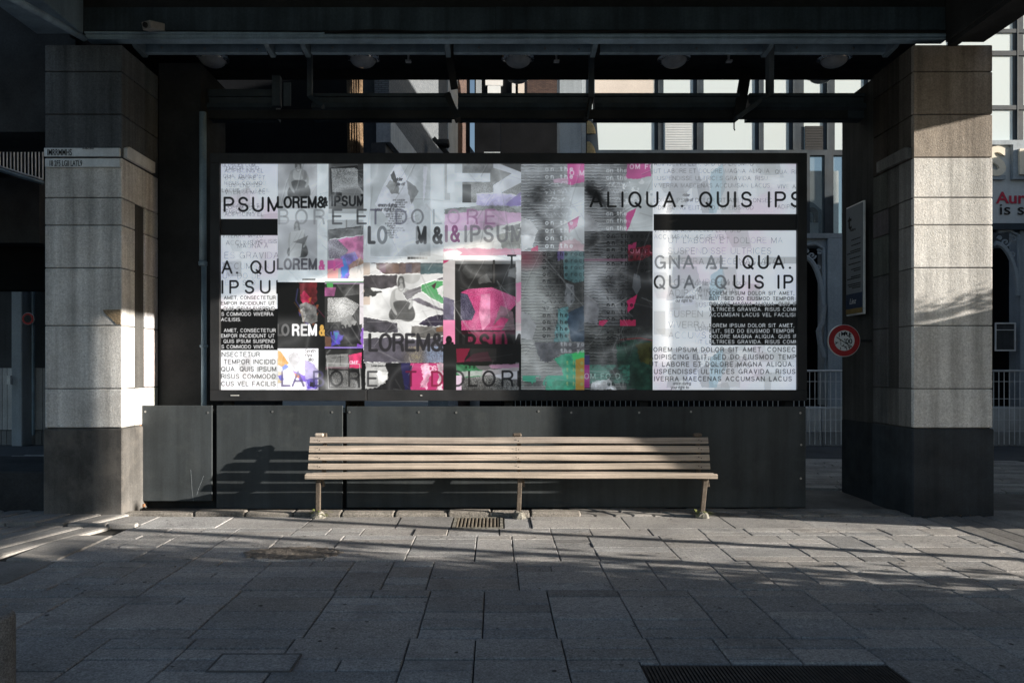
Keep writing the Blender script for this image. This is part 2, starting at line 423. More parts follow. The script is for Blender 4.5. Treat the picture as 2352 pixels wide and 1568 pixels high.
def woman(cx, cy, k, tone=.62, dark=.3, clip=None, a=1.):
    """a seated figure in a cropped top and dark trousers, head at (cx, cy), k = head height in D px"""
    T = lambda L: [(cx + x * k, cy + y * k) for x, y in L]
    poly(T([(-.34,-.2),(-.15,-.62),(.2,-.68),(.48,-.4),(.52,.2),(.66,.75),(.5,1.15),(.3,.7),(-.1,.6),(-.4,.9),(-.42,.3)]), dark * 1.1, a, clip, smooth=2)
    poly(T([(-.16,-.22),(.12,-.34),(.3,-.1),(.24,.28),(.05,.46),(-.12,.25)]), tone * 1.02, a, clip, smooth=2)
    poly(T([(-.05,.3),(.3,.3),(.35,.9),(1.,1.05),(1.35,1.3),(1.45,2.2),(1.,2.9),(-.8,2.9),(-1.3,3.1),(-1.25,1.6),(-.9,1.1),(-.1,.9)]), tone, a, clip, smooth=2)
    poly(T([(-.7,1.2),(-.35,1.),(.7,1.),(1.,1.3),(.85,2.6),(-.75,2.6)]), tone * 1.22, a, clip, smooth=2)
    poly(T([(-.9,2.6),(.9,2.55),(1.6,3.2),(2.,4.4),(1.7,5.2),(.9,5.4),(-.2,5.),(-1.4,5.2),(-1.6,4.3),(-1.1,3.4)]), dark, a, clip, smooth=2, tex=.3)
    poly(T([(1.2,1.3),(1.6,2.),(1.7,3.1),(1.2,3.8),(1.,3.6),(1.35,2.9)]), tone * 1.05, a, clip, smooth=2)
    poly(T([(-1.2,1.5),(-1.5,3.2),(-.6,4.6),(-.35,4.4),(-1.05,3.1),(-.85,1.7)]), tone * 1.05, a, clip, smooth=2)
    stroke(T([(-.25,.75),(-.2,1.2),(.1,1.4),(.4,1.15),(.4,.8)]), k * .07, dark * .9, a * .6, clip)
    stroke(T([(-.1,-.12),(.26,-.1)]), k * .1, tone * .7, a * .8, clip, soft=2); stroke(T([(0,.22),(.16,.22)]), k * .09, tone * .65, a, clip, soft=1.5)
    poly(T([(.5,1.),(1.35,1.3),(1.4,2.3),(.9,2.6),(.6,1.8)]), tone * .8, a * .5, clip, smooth=2)
    b_ = (cx - 2 * k, cy - k, cx + 2.2 * k, cy + 5.5 * k); c_ = clip or b_; blur(max(b_[0], c_[0]), max(b_[1], c_[1]), min(b_[2], c_[2]), min(b_[3], c_[3]), 3)

def blur(x0, y0, x1, y1, n=2, mixk=1.):
    sl = box(x0, y0, x1, y1); a = CV[sl].copy()
    for _ in range(n):
        p = np.pad(a, ((1, 1), (1, 1), (0, 0)), 'edge'); a = (p[:-2, 1:-1] + p[2:, 1:-1] + p[1:-1, :-2] + p[1:-1, 2:] + p[1:-1, 1:-1] * 2) / 6
    CV[sl] = CV[sl] * (1 - mixk) + a * mixk

def folds(x0, y0, x1, y1, k=.3, seed=0):
    """crumpled paper shading: ridges of smooth noise"""
    sl = box(x0, y0, x1, y1)
    r1 = 1 - np.abs(FN1[sl] - .5) * 9; r2 = 1 - np.abs(FN2[sl] - .5) * 10
    hi = np.clip(r1, 0, 1) ** 2; lo = np.clip(np.roll(r1, 3, 1), 0, 1) ** 2
    hi2 = np.clip(r2, 0, 1) ** 2; lo2 = np.clip(np.roll(r2, 2, 0), 0, 1) ** 2
    put(sl, (.95, .95, .96), np.clip(hi * k + hi2 * k * .5, 0, 1)); put(sl, (.1, .1, .11), np.clip((lo - hi) * k * .9 + (lo2 - hi2) * k * .4, 0, 1))
    sh = (FN3[sl] - .5)[..., None]; CV[sl] = np.clip(CV[sl] * (1 + sh * k * 1.3), 0, 1)

FN1, FN2, FN3 = fnoise(150, 31, 2), fnoise(85, 32, 2, 1.4), fnoise(55, 33, 3)
LI = (.90, .91, .93)
BK = (.045, .047, .05)
INK = (.05, .052, .056)

def ghost(x0, y0, x1, y1, seed, pink=.12):
    """the faded layers behind the two text sheets"""
    r = random.Random(seed); sl = box(x0, y0, x1, y1)
    put(sl, (.8, .8, .83), np.clip((N1[sl] - .42) * 2.2, 0, 1) * .55)
    for _ in range(7):
        cx, cy = r.uniform(x0, x1), r.uniform(y0, y1); w, h = r.uniform(18, 70), r.uniform(14, 60)
        P = [(cx - w * .5, cy - h * .5 * r.uniform(.4, 1)), (cx + w * .5 * r.uniform(.5, 1), cy - h * .5), (cx + w * .5, cy + h * .5), (cx - w * .5 * r.uniform(.2, 1), cy + h * .5)]
        poly(P, (r.uniform(.58, .74),) * 3, r.uniform(.25, .5), (x0, y0, x1, y1), torn=.6, seed=r.randint(0, 999))
    for _ in range(4):
        cx, cy = r.uniform(x0, x1), r.uniform(y0, y1); w, h = r.uniform(20, 60), r.uniform(12, 40)
        rect(max(x0, cx), max(y0, cy), min(x1, cx + w), min(y1, cy + h), (.93, .92, .93), .6)
    put(sl, (.92, .66, .8), np.clip((N3[sl] - .55) * 5, 0, 1) * pink * 3)
    put(sl, (.68, .68, .95), np.clip((.42 - N3[sl]) * 5, 0, 1) * pink * 1.6)

def paint():
    CV[:] = .9
    # ---------------- left text sheet 508-638
    rect(508, 377, 638, 895, LI); ghost(508, 377, 638, 709, 3); ghost(508, 804, 638, 895, 9, .07)
    for yb, s, x, h in ((383,'ULTRICES COM',510,8),(391,'TEMPOR INCID',512,9),(397,'ADIPISCING EL',516,9.5),(409.5,'QUA. QUIS IPS',513,9.5),(413.5,'UT LABORE ET',517,9.5),(425.5,'RISUS COMMOD',515,9.5),(430.5,'SUSPENDISSE',518,9.5),(442,'LACUS VEL FACIL',510,9.5),(446.5,'VIVERRA MAEC',517,9.5),(476,'CONSECTET SIP',512,9),(481,'LOREM IPSUM',518,9.5),(491,'TEMPORINCID',511,9),(497,'ADIPISCING EL',516,9.5),(546,'VIVERRA MAZU',511,9.5),(563,'ACCUMSAN',519,11),(559,'FACILISIS',580,9.5),(570,'MAGNA A',546,11),(594,'ES GRAVIDA',516,15),(618,'ACCUMSAN',510,14),(640,'UM DO DE',512,13),(655,'ELIT SED',517,12)):
        text(s, x, yb, h, 1.0, (.25, .24, .27), .62, .3, clip=(508, 377, 638, 709), jit=1)
    text('PSUM', 513.7, 487.3, 35, 4.8, INK, 1, .43, clip=(508, 377, 638, 895))
    rect(508, 503, 638, 540.4, BK)
    text('A. QU', 509, 629, 31, 4.3, INK, .96, .3, x1=632, clip=(508, 377, 638, 895))
    text('IPSUM', 508.5, 674.7, 31.5, 4.3, INK, 1, .33, x1=662, clip=(508, 377, 638, 895))
    rect(508, 709, 638, 803.8, BK)
    for yb, s, x in ((687.8,'AMET, CONSECTETUR',514.5),(700.4,'EMPOR INCIDIDUNT UT',508.2),(712.7,'QUIS IPSUM SUSPEND',513.6),(725.3,'S COMMODO VIVERRA',509),(737.7,'ACILISIS.',508.2),(762.8,'AMET, CONSECTETUR',514.5),(775.2,'EMPOR INCIDIDUNT UT',508.2),(787.6,'QUIS IPSUM SUSPEND',513.6),(800.3,'S COMMODO VIVERRA',509)):
        text(s, x, yb, 8.4, 1.05, INK, 1, .31, clip=(508, 377, 638, 709))
        text(s, x, yb, 8.4, 1.05, (.93, .93, .95), 1, .31, clip=(508, 709, 638, 804))
    for yb, s, x in ((819.2,'NSECTETUR',509.5),(836,'TEMPOR INCIDID',514.3),(852.7,'QUA. QUIS IPSUM',508.5),(869.5,'RISUS COMMODO',508.2),(886.3,'CUS VEL FACILIS',508.5)):
        text(s, x, yb, 11, 1.25, INK, 1, .33, clip=(508, 804, 638, 895))
    # ---------------- collage, first column 638-835
    rect(638, 377, 835, 895, (.84, .86, .87))
    c = (638, 377, 729, 480); rect(638, 377, 729, 480, (.63, .63, .645)); put(box(*c), (.72, .72, .73), (N1[box(*c)] - .4) * 2)
    woman(684, 374, 15.5, .55, .33, c)
    creases(638, 377, 754, 480, 9, 5, .55)
    rect(729, 377, 754, 480, (.8, .825, .835)); creases(729, 377, 754, 480, 4, 6, .3)
    c = (755, 377, 835, 491); rect(755, 377, 835, 491, .30)
    poly([(757,386),(820,380),(835,388),(835,452),(760,448)], .13, 1, c)
    static([(761,388),(815,386),(833,396),(835,446),(764,441)], .28, .72, c, .45)
    poly([(822,377),(835,377),(835,440),(822,425)], .2, 1, c); poly([(784,438),(812,430),(830,440),(826,470),(790,474),(786,452)], .5, .9, c, torn=.8, seed=2)
    rect(755, 452, 835, 491, .46, .55); creases(755, 377, 835, 491, 11, 8, .7)
    text('LOREM&', 636, 478.7, 28, 5., INK, 1, .1, x1=748, wx=.8)
    text('IPSUM', 760.5, 474.5, 25, 4.6, (.1, .1, .11), .92, .16, x1=838, wx=.8, clip=(755, 377, 835, 491))
    text('&', 742, 474.5, 22, 4, INK, 1, 0, wx=.5)
    c = (638, 505, 729, 620); rect(638, 505, 729, 620, (.66, .66, .68)); rect(638, 481, 835, 504, (.76, .775, .785), .7)
    woman(681, 517, 14, .56, .3, c)
    poly([(668,532),(700,528),(690,590),(665,592)], .72, .95, c); poly([(673,556),(708,541),(700,562)], .36, .9, c, torn=.5)
    creases(638, 505, 754, 620, 10, 15, .6)
    rect(638, 480, 835, 482, .83, .5)
    # right block of second row: torn pink and violet print
    c = (752, 505, 835, 640); rect(752, 505, 835, 640, (.64, .65, .66))
    poly([(754,528),(835,518),(835,548),(754,556)], .4, .9, c, torn=1, seed=3, tex=.5); stroke([(796,505),(796,528)], 3, .45, .9, c); stroke([(758,529),(830,521)], 1.5, .2, .8, c)
    poly([(757,553),(800,546),(835,540),(835,596),(770,600)], (.78, .36, .58), 1, c, torn=1, seed=4, rim=2.2, tex=.35)
    static([(754,553),(775,549),(800,575),(786,594),(756,594)], (.28, .25, .3), (.72, .68, .74), c, .5)
    poly([(783,588),(816,578),(826,600),(806,640),(783,640)], (.5, .42, .82), 1, c, torn=1, seed=6, tex=.5); poly([(782,600),(792,592),(800,622),(788,640)], (.25, .5, .85), .9, c, torn=1, seed=7)
    poly([(800,610),(828,590),(835,600),(835,620),(804,640)], (.76, .55, .42), .85, c, torn=1.4, seed=8, tex=.5); poly([(804,618),(835,606),(835,640),(800,640)], (.88, .86, .85), .9, c, torn=1.2, seed=9)
    poly([(752,598),(786,595),(790,612),(770,622),(752,622)], (.8, .3, .6), 1, c, torn=.6); poly([(752,618),(778,616),(776,640),(752,640)], (.95, .62, .6), .9, c, torn=.8)
    creases(752, 505, 835, 640, 9, 17, .6)
    # oversized faint words across the row
    rect(754, 491, 835, 505, (.82, .84, .85), .6)
    poly([(638,600),(680,588),(729,598),(729,612),(638,614)], (.55, .5, .6), .5, c, torn=1)
    text('LOREM', 636, 620.3, 27, 4.9, (.26, .25, .28), .88, .14, x1=728.5, wx=.8)
    text('&I', 732, 622, 25, 5, (.86, .3, .6), .95, .16, x1=771, wx=.6)
    rect(638, 620, 752, 648, (.87, .89, .9)); rect(694.6, 640, 725, 643.5, .35)
    rect(752, 640, 835, 648, (.93, .93, .93)); creases(638, 600, 835, 648, 6, 19, .4)
    # dark poster 638-746 x 648-800
    c = (638, 648, 747, 800); rect(*c, BK)
    poly([(687,650),(728,648),(728,692),(712,702),(690,690)], (.34, .08, .1), .95, c, torn=1.2, seed=1, tex=.6)
    poly([(690,676),(700,668),(714,684),(708,700),(694,694)], (.66, .06, .22), .95, c, torn=1.6, seed=2, tex=.6)
    for i in range(26):
        r = random.Random(100 + i); cx, cy = r.gauss(702, 12), r.gauss(712, 22)
        poly([(cx, cy), (cx + r.uniform(2, 9), cy + r.uniform(-3, 4)), (cx + r.uniform(-2, 6), cy + r.uniform(5, 13))], r.choice([(.5,.22,.1),(.25,.22,.5),(.42,.4,.4),(.6,.3,.1),(.16,.12,.3),(.55,.1,.25)]), .75, c, torn=1, seed=i)
    poly([(688,700),(706,694),(728,706),(730,738),(716,744),(694,738),(690,716)], .34, .92, c, torn=1, seed=4, tex=.9)
    poly([(690,712),(698,702),(704,726),(696,740)], .62, .8, c, torn=1.2, seed=5, tex=.9); stroke([(676,694),(694,718),(700,745)], 1, (.5,.3,.15), .7, c); stroke([(700,668),(722,700),(747,730)], .9, (.6,.1,.3), .6, c)
    stroke([(684,664),(680,690),(688,704)], 3, (.2, .2, .42), .6, c, soft=2)
    for ch, x, x1, g in (('L', 636, 645, .2), ('O', 646, 666, .3), ('R', 671, 685, .8), ('E', 691, 704, .72), ('M', 708, 727.5, .9)):
        text(ch, x, 771.6, 28, 5, (g, g, g * 1.02), 1, 0, wx=.78, clip=c)
    text('&', 733, 771.6, 26, 4.4, (.75, .55, .2), 1, 0, wx=.55, clip=c)
    # small television picture 746-835 x 646-800
    c = (746, 647, 828, 797); rect(746, 647, 835, 800, (.78, .75, .78)); rect(746, 652, 826, 797, .14)
    grad(746, 646, 835, 652, (.25, .55, .3), (.6, .4, .62)); poly([(750,650),(765,650),(765,663),(752,660)], (.22, .55, .25), 1, c); poly([(746,660),(772,660),(768,680),(746,680)], (.55, .25, .45), .9, c, tex=.4)
    poly([(772,652),(826,652),(826,676),(790,680)], .24, 1, c, tex=.6)
    static([(753,684),(795,683),(826,700),(812,722),(790,738),(752,740)], .2, .76, c, .5, (784, 704, 12, .5))
    poly([(782,736),(806,722),(820,740),(810,765),(788,758)], .42, .9, c, torn=1, tex=.6); poly([(746,756),(800,752),(828,745),(828,780),(750,790)], (.09, .08, .1), .95, c, torn=1)
    poly([(758,762),(772,756),(790,770),(782,790),(762,796)], (.2, .16, .6), .9, c, torn=1.6, tex=.7); poly([(766,760),(778,764),(770,790)], (.1, .4, .55), .85, c, torn=1.4); poly([(746,770),(760,775),(762,797),(746,797)], (.5, .3, .2), .6, c, torn=1)
    poly([(824,756),(835,752),(835,800),(820,800)], (.45, .2, .75), .9, (746, 647, 835, 800), torn=1); poly([(800,750),(832,744),(830,792),(798,790)], (.05, .05, .06), .95, (746, 647, 835, 800), torn=2)
    text('IPSU', 755, 770, 25, 4.3, (.07, .07, .08), .9, .2, x1=812, wx=.8); creases(746, 647, 835, 800, 12, 23, .6)
    rect(746, 796, 835, 800, (.4, .3, .7), .8)
    # bottom row of the first column
    c = (638, 800, 732, 895); rect(638, 800, 840, 895, BK); rect(638, 800, 731.3, 895, (.86, .85, .88))
    poly([(638,804),(644,806),(664,834),(652,845),(638,838)], (.82, .55, .22), 1, c, torn=.8); poly([(648,842),(656,836),(664,842),(650,852)], (.35, .45, .9), 1, c, torn=1); poly([(638,850),(650,856),(648,878),(638,880)], (.8, .7, .5), .8, c, torn=1.4, tex=.5)
    poly([(660,815),(684,806),(694,830),(688,856),(668,842)], (.72, .71, .73), .8, c, smooth=2, tex=.3); poly([(700,825),(720,835),(731,850),(731,895),(704,895),(700,860)], (.58, .5, .85), .75, c, torn=1.4, tex=.4)
    poly([(668,848),(700,862),(704,878),(690,876)], (.4, .25, .85), .9, c, torn=1); poly([(676,855),(690,862),(688,868),(678,866)], (.8, .4, .2), .9, c, torn=.8); poly([(638,862),(650,860),(652,872),(644,874)], (.3, .3, .85), .9, c, torn=1); poly([(702,870),(731,868),(731,895),(706,892)], (.25, .18, .65), .8, c, torn=2, tex=.8); poly([(712,875),(724,878),(722,890),(712,888)], .12, .9, c, torn=1.2)
    creases(638, 800, 731, 895, 8, 31, .45)
    text('Smith', 701, 810, 9, 1, INK, .9, .14, clip=c); text('riya', 701, 819, 8.5, 1.1, INK, .9, .2, clip=c); text('alia', 707, 829, 8.5, 1, INK, .85, .16, clip=c)
    c = (748, 803, 831, 895); rect(*c, .15); poly([(749,815),(800,812),(802,843),(750,845)], .52, .9, c, torn=.8, tex=.3); stroke([(782,816),(782,838)], 1, .1, .9, c); stroke([(762,822),(790,819)], 1, .12, .9, c)
    poly([(801,815),(831,809),(831,845),(803,845)], (.8, .16, .36), 1, c, torn=.8, tex=.35); text('OM F', 803, 836, 8, 1.5, (.95, .8, .88), .9, .1, clip=c)
    rect(748, 842, 800, 849, (.5, .35, .4), .6); poly([(752,846),(826,848),(828,893),(754,893)], .1, 1, c); static([(758,850),(824,852),(822,890),(758,888)], .12, .5, c, .55); stroke([(752,834),(826,836),(829,892),(755,892),(752,834)], 1.6, .72, .8, c); creases(*c, 9, 33, .55)
    # ---------------- second column 835-1018
    c = (835, 377, 1018, 603); rect(*c, (.80, .82, .835)); rect(851, 377, 989, 589, (.69, .71, .725)); put(box(*c), (.88, .88, .92), np.clip((N1[box(*c)] - .5) * 3, 0, 1) * .6)
    poly([(884,420),(908,378),(920,377),(940,420),(950,470),(960,545),(905,560),(890,500),(862,470)], (.8, .8, .84), .85, c, torn=.7, tex=.12)
    poly([(897,402),(905,392),(912,414),(914,432),(906,428)], .25, .95, c, torn=.8, tex=.5); poly([(886,428),(896,414),(916,424),(918,446),(900,446)], .5, .85, c, torn=1, tex=.4); poly([(934,414),(956,430),(962,440),(946,470),(938,446)], .45, .7, c, torn=1, tex=.3)
    poly([(972,380),(982,384),(978,440),(972,470)], (.85, .84, .9), .7, c, torn=1)
    text('nider', 908, 416, 8.5, 1.9, (.3, .3, .32), .9, .1); text('ple of', 909, 427, 8.5, 1.9, (.3, .3, .32), .9, .1); text('erson during', 868, 475.5, 9, 2., (.3, .3, .33), .8, .1, x1=912); text('your right t', 862, 485.5, 9, 2., (.3, .3, .33), .7, .1, x1=906)
    for i in range(17):
        x = 894 + 6 * math.sin(i * 1.7) + (8 if i < 4 else -4); yb = 462 + i * 5.35
        text(['are consider','straight con','and a vector','all communities','do you think','the informational','crisis by taking on','such as epidemi','the pandem','to me. there is','a novel whereas','trying to','there person','were going to die','people who','a furious','how can'][i], x, yb, 5, .8, (.28, .28, .3), .8, .12, clip=(850, 377, 960, 565))
    creases(*c, 16, 41, .55, 2.8)
    text('BOR', 639, 516, 36, 4.6, (.30, .30, .32), .42, .3, x1=747); text('E', 762.7, 516, 36, 4.8, (.16, .16, .17), .62, .3); text('E', 819, 516, 36, 4.6, (.16, .16, .17), .7, .3)
    text('T', 850, 516, 36, 4.6, (.3, .28, .36), .7); text('D', 908, 516, 36, 4.6, (.33, .33, .4), .6); text('O', 944, 516, 36, 4.6, (.33, .33, .36), .6); text('L', 994, 516, 36, 4.6, (.5, .52, .54), .6)
    text('L', 844.6, 561, 42, 7.6, (.17, .17, .18), .95, 0, wx=.6); text('O', 866, 561, 42, 7, (.3, .32, .34), .75, 0, wx=.62, clip=(835, 377, 893, 603)); text('M', 955, 561, 42, 7.6, (.15, .15, .16), .9, 0, wx=.6); text('&', 993, 561, 41, 7, (.16, .16, .17), .95, 0, wx=.62)
    poly([(905,520),(958,510),(962,552),(930,566),(905,560)], (.8, .81, .84), .6, c, torn=1)
    for i in range(7): rect(936 + i * 6.6, 590, 942.2 + i * 6.6, 595.3, .25 + .08 * i)
    stroke([(954,585),(976,585)], .6, .4, .7); stroke([(965,580),(965,589)], .6, .4, .7)
    # 835-1018 x 603-833: seated figure among torn strips
    c = (835, 603, 1018, 833); rect(*c, (.74, .74, .745)); put(box(*c), (.85, .85, .85), np.clip((N1[box(*c)] - .45) * 3, 0, 1) * .6)
    rect(835, 603, 850, 700, (.72, .65, .6)); text('Lorem ipsum dolor', 852, 606, 4, .7, INK, .8, .15)
    poly([(862,604),(968,604),(968,628),(885,630),(866,618)], (.36, .3, .29), 1, c, torn=1, seed=1, rim=1.5, tex=.35); poly([(966,604),(1018,604),(1018,628),(966,630)], (.25, .33, .35), 1, c, torn=.8, tex=.3)
    for i, cc in enumerate(((.45, .3, .45), (.5, .38, .3), (.3, .35, .5))): rect(872 + i * 30, 606, 886 + i * 30, 626, cc, .35)
    poly([(835,634),(880,631),(913,632),(913,657),(880,664),(835,662)], (.25, .235, .25), 1, c, torn=1.2, seed=3, rim=1.4, tex=.4); poly([(835,660),(878,672),(856,682),(835,682)], .2, .95, c, torn=2.5, seed=4, tex=.5)
    poly(arc(945, 630, 22, 22, 0, 360, 24), .62, .8, (c[0], 631, c[2], c[3])); woman(920, 645, 17.5, .57, .3, c)
    poly([(925,672),(968,656),(1018,636),(1018,652),(960,672),(936,690)], (.33, .32, .34), .95, c, torn=1.2, seed=6, rim=1.2, tex=.4)
    poly([(968,655),(1002,645),(1018,646),(1018,697),(990,684),(968,668)], (.26, .58, .33), 1, c, torn=1, seed=7, rim=2); poly([(990,656),(1003,648),(998,665)], (.25, .16, .18), 1, c, torn=.6); poly([(1002,662),(1018,655),(1018,684),(1006,676)], .78, 1, c, torn=1.4)
    poly([(944,688),(962,684),(1018,710),(1018,716),(970,700)], (.3, .28, .32), .95, c, torn=1, tex=.5)
    poly([(960,745),(985,728),(1018,722),(1018,748),(985,750)], (.16, .14, .2), 1, c, torn=1.3, seed=8, rim=1.2, tex=.6)
    poly([(835,728),(870,734),(913,742),(913,764),(880,764),(835,760)], (.25, .24, .27), 1, c, torn=1.2, seed=9, rim=1.5, tex=.4); poly([(945,748),(1004,750),(1018,756),(1018,770),(1000,780),(945,775)], (.34, .33, .32), .95, c, torn=1.2, tex=.4)
    poly([(1002,752),(1018,748),(1018,762),(1002,762)], (.5, .34, .22), .9, c, torn=1)
    poly([(835,777),(900,774),(960,780),(1018,772),(1018,833),(835,833)], (.30, .285, .33), 1, c, torn=1.4, seed=10, rim=1.4, tex=.3)
    sl = box(920, 795, 1018, 832); put(sl, (.75, .68, .45), (GR[sl] > .72) * np.clip(1 - np.abs(DX[sl] - 955) / 34, 0, 1)); put(sl, (.6, .72, .9), (GR[sl] > .55) * np.clip((DX[sl] - 968) / 20, 0, 1) * .8)
    creases(*c, 20, 43, .6, 2.8)
    text('LOREM&', 846, 807.7, 43, 7., (.13, .125, .14), .93, .14, x1=1020, wx=.82)
    c = (839, 833, 1018, 895); rect(*c, (.1, .1, .11)); poly([(839,833),(886,833),(892,855),(890,872),(866,890),(839,893)], .62, 1, c, torn=1.6, tex=.25); poly([(862,850),(892,855),(886,880),(872,886)], .82, .8, c, torn=1.6, tex=.3)
    poly([(920,833),(943,833),(943,895),(930,895)], (.1, .09, .26), 1, c, torn=1); text('Lorem ipsum dolor sit amet', 853, 842, 5, .9, INK, .9, .1)
    rect(943, 834, 1018, 895, (.74, .15, .40)); poly([(1004,834),(1018,834),(1018,895),(1002,895),(1008,862)], (.8, .72, .76), .9, c, torn=2.2, tex=.5); poly([(966,836),(984,834),(992,860),(980,895),(964,890),(972,866)], (.92, .7, .8), .8, c, torn=2.6, tex=.5)
    text('RDS', 975, 853, 14, 3, (.92, .75, .83), .8, .1); poly([(940,838),(946,838),(944,895),(938,895)], (.1, .08, .2), 1, c, torn=1.6); creases(*c, 8, 47, .5)
    # ---------------- third column 1018-1197
    c = (1018, 377, 1197, 597); rect(*c, (.79, .81, .825)); rect(1021, 377, 1034, 460, .62, .6)
    poly([(1062,377),(1197,377),(1197,470),(1062,460)], .55, .95, c, tex=.3); rect(1062, 424, 1082, 470, .33)
    static([(1082,425),(1197,410),(1197,470),(1082,470)], .4, .68, c, .5); poly([(1150,377),(1197,377),(1197,398),(1170,392)], .34, .9, c, torn=1)
    rect(1027, 377, 1044, 443, (.84, .86, .88)); rect(1044, 398, 1126, 418, (.84, .86, .89)); poly([(1133,377),(1148,377),(1197,396),(1197,420),(1134,452),(1133,426),(1175,399),(1133,386)], (.82, .83, .87), 1, c)
    poly([(1094,446),(1150,444),(1197,450),(1197,474),(1130,480),(1094,470)], (.70, .66, .84), 1, c, torn=1.2, rim=1.6, tex=.3); poly([(1160,470),(1197,440),(1197,470),(1180,478)], (.5, .42, .72), .8, c, torn=1)
    rect(1021, 466, 1094, 477, (.85, .87, .89)); poly([(1021,480),(1100,472),(1197,474),(1197,490),(1062,498),(1021,492)], (.55, .56, .56), .95, c, torn=1.2, tex=.4)
    static([(1070,482),(1180,478),(1190,492),(1080,494)], .4, .72, c, .5)
    poly([(1021,492),(1062,489),(1120,482),(1197,490),(1197,516),(1120,528),(1021,532)], (.82, .64, .78), 1, c, torn=1, seed=12, tex=.12)
    poly([(1021,534),(1110,528),(1197,508),(1197,572),(1021,572)], (.84, .83, .82), 1, c, torn=1, seed=14, tex=.1); poly([(1140,540),(1180,530),(1197,528),(1197,572),(1155,572)], (.56, .56, .53), .8, c, torn=1.4, tex=.3); poly([(1150,524),(1197,512),(1197,528),(1170,532)], .5, .8, c, torn=1.4, tex=.5)
    poly([(1018,572),(1062,570),(1197,572),(1197,586),(1062,588),(1045,594),(1018,590)], (.86, .56, .66), 1, c, torn=1.2, seed=15); poly([(1018,578),(1050,574),(1062,580),(1050,594),(1018,596)], .86, 1, c, torn=1)
    rect(1040, 587, 1197, 597, (.92, .92, .92)); creases(*c, 18, 51, .5, 2.6)
    text('O', 1027, 516, 36, 4.6, (.7, .52, .66), .7); text('RE', 1072, 516, 36, 4.6, (.66, .40, .60), .8, .3, x1=1138)
    text('&', 1034, 557, 40, 6, (.52, .24, .44), .9, 0, wx=.62); rect(1020, 545, 1042, 558, BK, 0); text('IPSUM', 1066, 557, 40, 6.2, (.40, .39, .41), .62, .14, x1=1203, wx=.82, clip=c)
    text('I', 1021, 557, 40, 7, (.4, .2, .34), .7)
    # 1018-1197 x 595-790: dark block with a pink television
    c = (1018, 597, 1197, 790); rect(*c, (.66, .64, .645)); put(box(*c), (.8, .79, .79), np.clip((N1[box(*c)] - .45) * 3, 0, 1) * .7); poly([(1018,597),(1034,597),(1018,607)], (.7, .15, .35), 1, c, torn=1)
    poly([(1018,680),(1044,690),(1044,735),(1018,740)], (.32, .3, .4), .9, c, torn=1.2, tex=.5); rect(1018, 735, 1046, 790, (.86, .44, .62)); poly([(1185,650),(1197,648),(1197,742),(1185,740)], (.84, .45, .62), 1, c, torn=1)
    poly([(1185,696),(1197,690),(1197,760),(1185,760)], (.8, .66, .68), .8, c, torn=1)
    rect(1045, 606, 1184.5, 790, (.10, .098, .1)); rect(1045, 600, 1184.5, 606, .4)
    poly([(1070,608),(1130,606),(1130,640),(1075,640),(1060,622)], .17, 1, c, tex=.6); rect(1132, 597, 1137, 650, (.2, .19, .18)); poly([(1096,642),(1118,628),(1130,650),(1100,652)], .28, .9, c, torn=1.2, tex=.5); poly([(1168,618),(1186,614),(1186,640),(1166,636)], .4, .8, c, torn=1, tex=.5)
    static([(1058,672),(1075,664),(1130,660),(1184,682),(1184,700),(1150,738),(1130,760),(1060,758)], (.55, .07, .28), (.80, .30, .52), c, .5, (1126, 698, 14, .8))
    static([(1058,672),(1074,676),(1092,716),(1084,735),(1058,736)], (.09, .08, .16), (.42, .4, .5), c, .62); poly([(1105,676),(1126,674),(1126,740),(1108,760),(1100,720)], (.82, .6, .7), .5, c, tex=.5)
    poly([(1150,700),(1178,716),(1184,757),(1150,760),(1130,756)], (.42, .3, .34), .8, c, torn=1, tex=.5); poly([(1126,756),(1150,728),(1170,732),(1150,762)], (.72, .1, .34), .9, c, torn=1, tex=.4)
    rect(1060, 758, 1184, 768, (.14, .03, .07)); poly([(1075,762),(1160,760),(1168,790),(1072,790)], (.5, .05, .2), .75, c, torn=1, tex=.6)
    creases(1018, 597, 1197, 790, 14, 53, .45, 2.6)
    text('T', 1164.6, 617, 32, 4.2, INK, 1, 0, wx=.95); text('&', 1021, 806, 35, 7, (.05, .05, .055), 1, 0, wx=.66, clip=c); text('IPSUM', 1054, 808, 42, 7., (.06, .055, .06), .97, .14, x1=1196, wx=.8, clip=c)
    c = (1018, 790, 1197, 895); rect(*c, (.075, .075, .078)); c = (1048, 800, 1192, 895)
    poly([(1048,800),(1080,800),(1066,832),(1048,834)], (.4, .05, .14), 1, c, torn=1); poly([(1066,830),(1088,812),(1120,806),(1130,830)], (.3, .04, .13), .9, c, torn=1); rect(1080, 800, 1140, 830, (.16, .15, .15), .6)
    rect(1048, 832, 1192, 895, (.34, .33, .34)); rect(1048, 832, 1184, 840, (.06, .07, .06)); poly([(1048,836),(1090,840),(1110,850),(1108,868),(1080,870),(1048,862)], (.14, .42, .24), .9, c, torn=1.6, tex=.4); poly([(1048,854),(1130,848),(1192,842),(1192,872),(1130,862),(1060,866)], (.62, .6, .62), .8, c, torn=1, tex=.2)
    poly([(1120,838),(1192,834),(1192,845),(1130,846)], (.62, .42, .55), .8, c, torn=1); rect(1048, 862, 1060, 895, (.78, .66, .76))
    static([(1060,868),(1130,862),(1185,876),(1192,895),(1060,895)], .1, .52, c, .52); poly([(1132,862),(1192,850),(1192,872),(1150,870)], (.68, .68, .72), .85, c, torn=1); text('a b d', 1068, 846, 8, 2, (.06, .15, .08), .8, .3) if 'b' in GL else None
    creases(*c, 8, 57, .45)
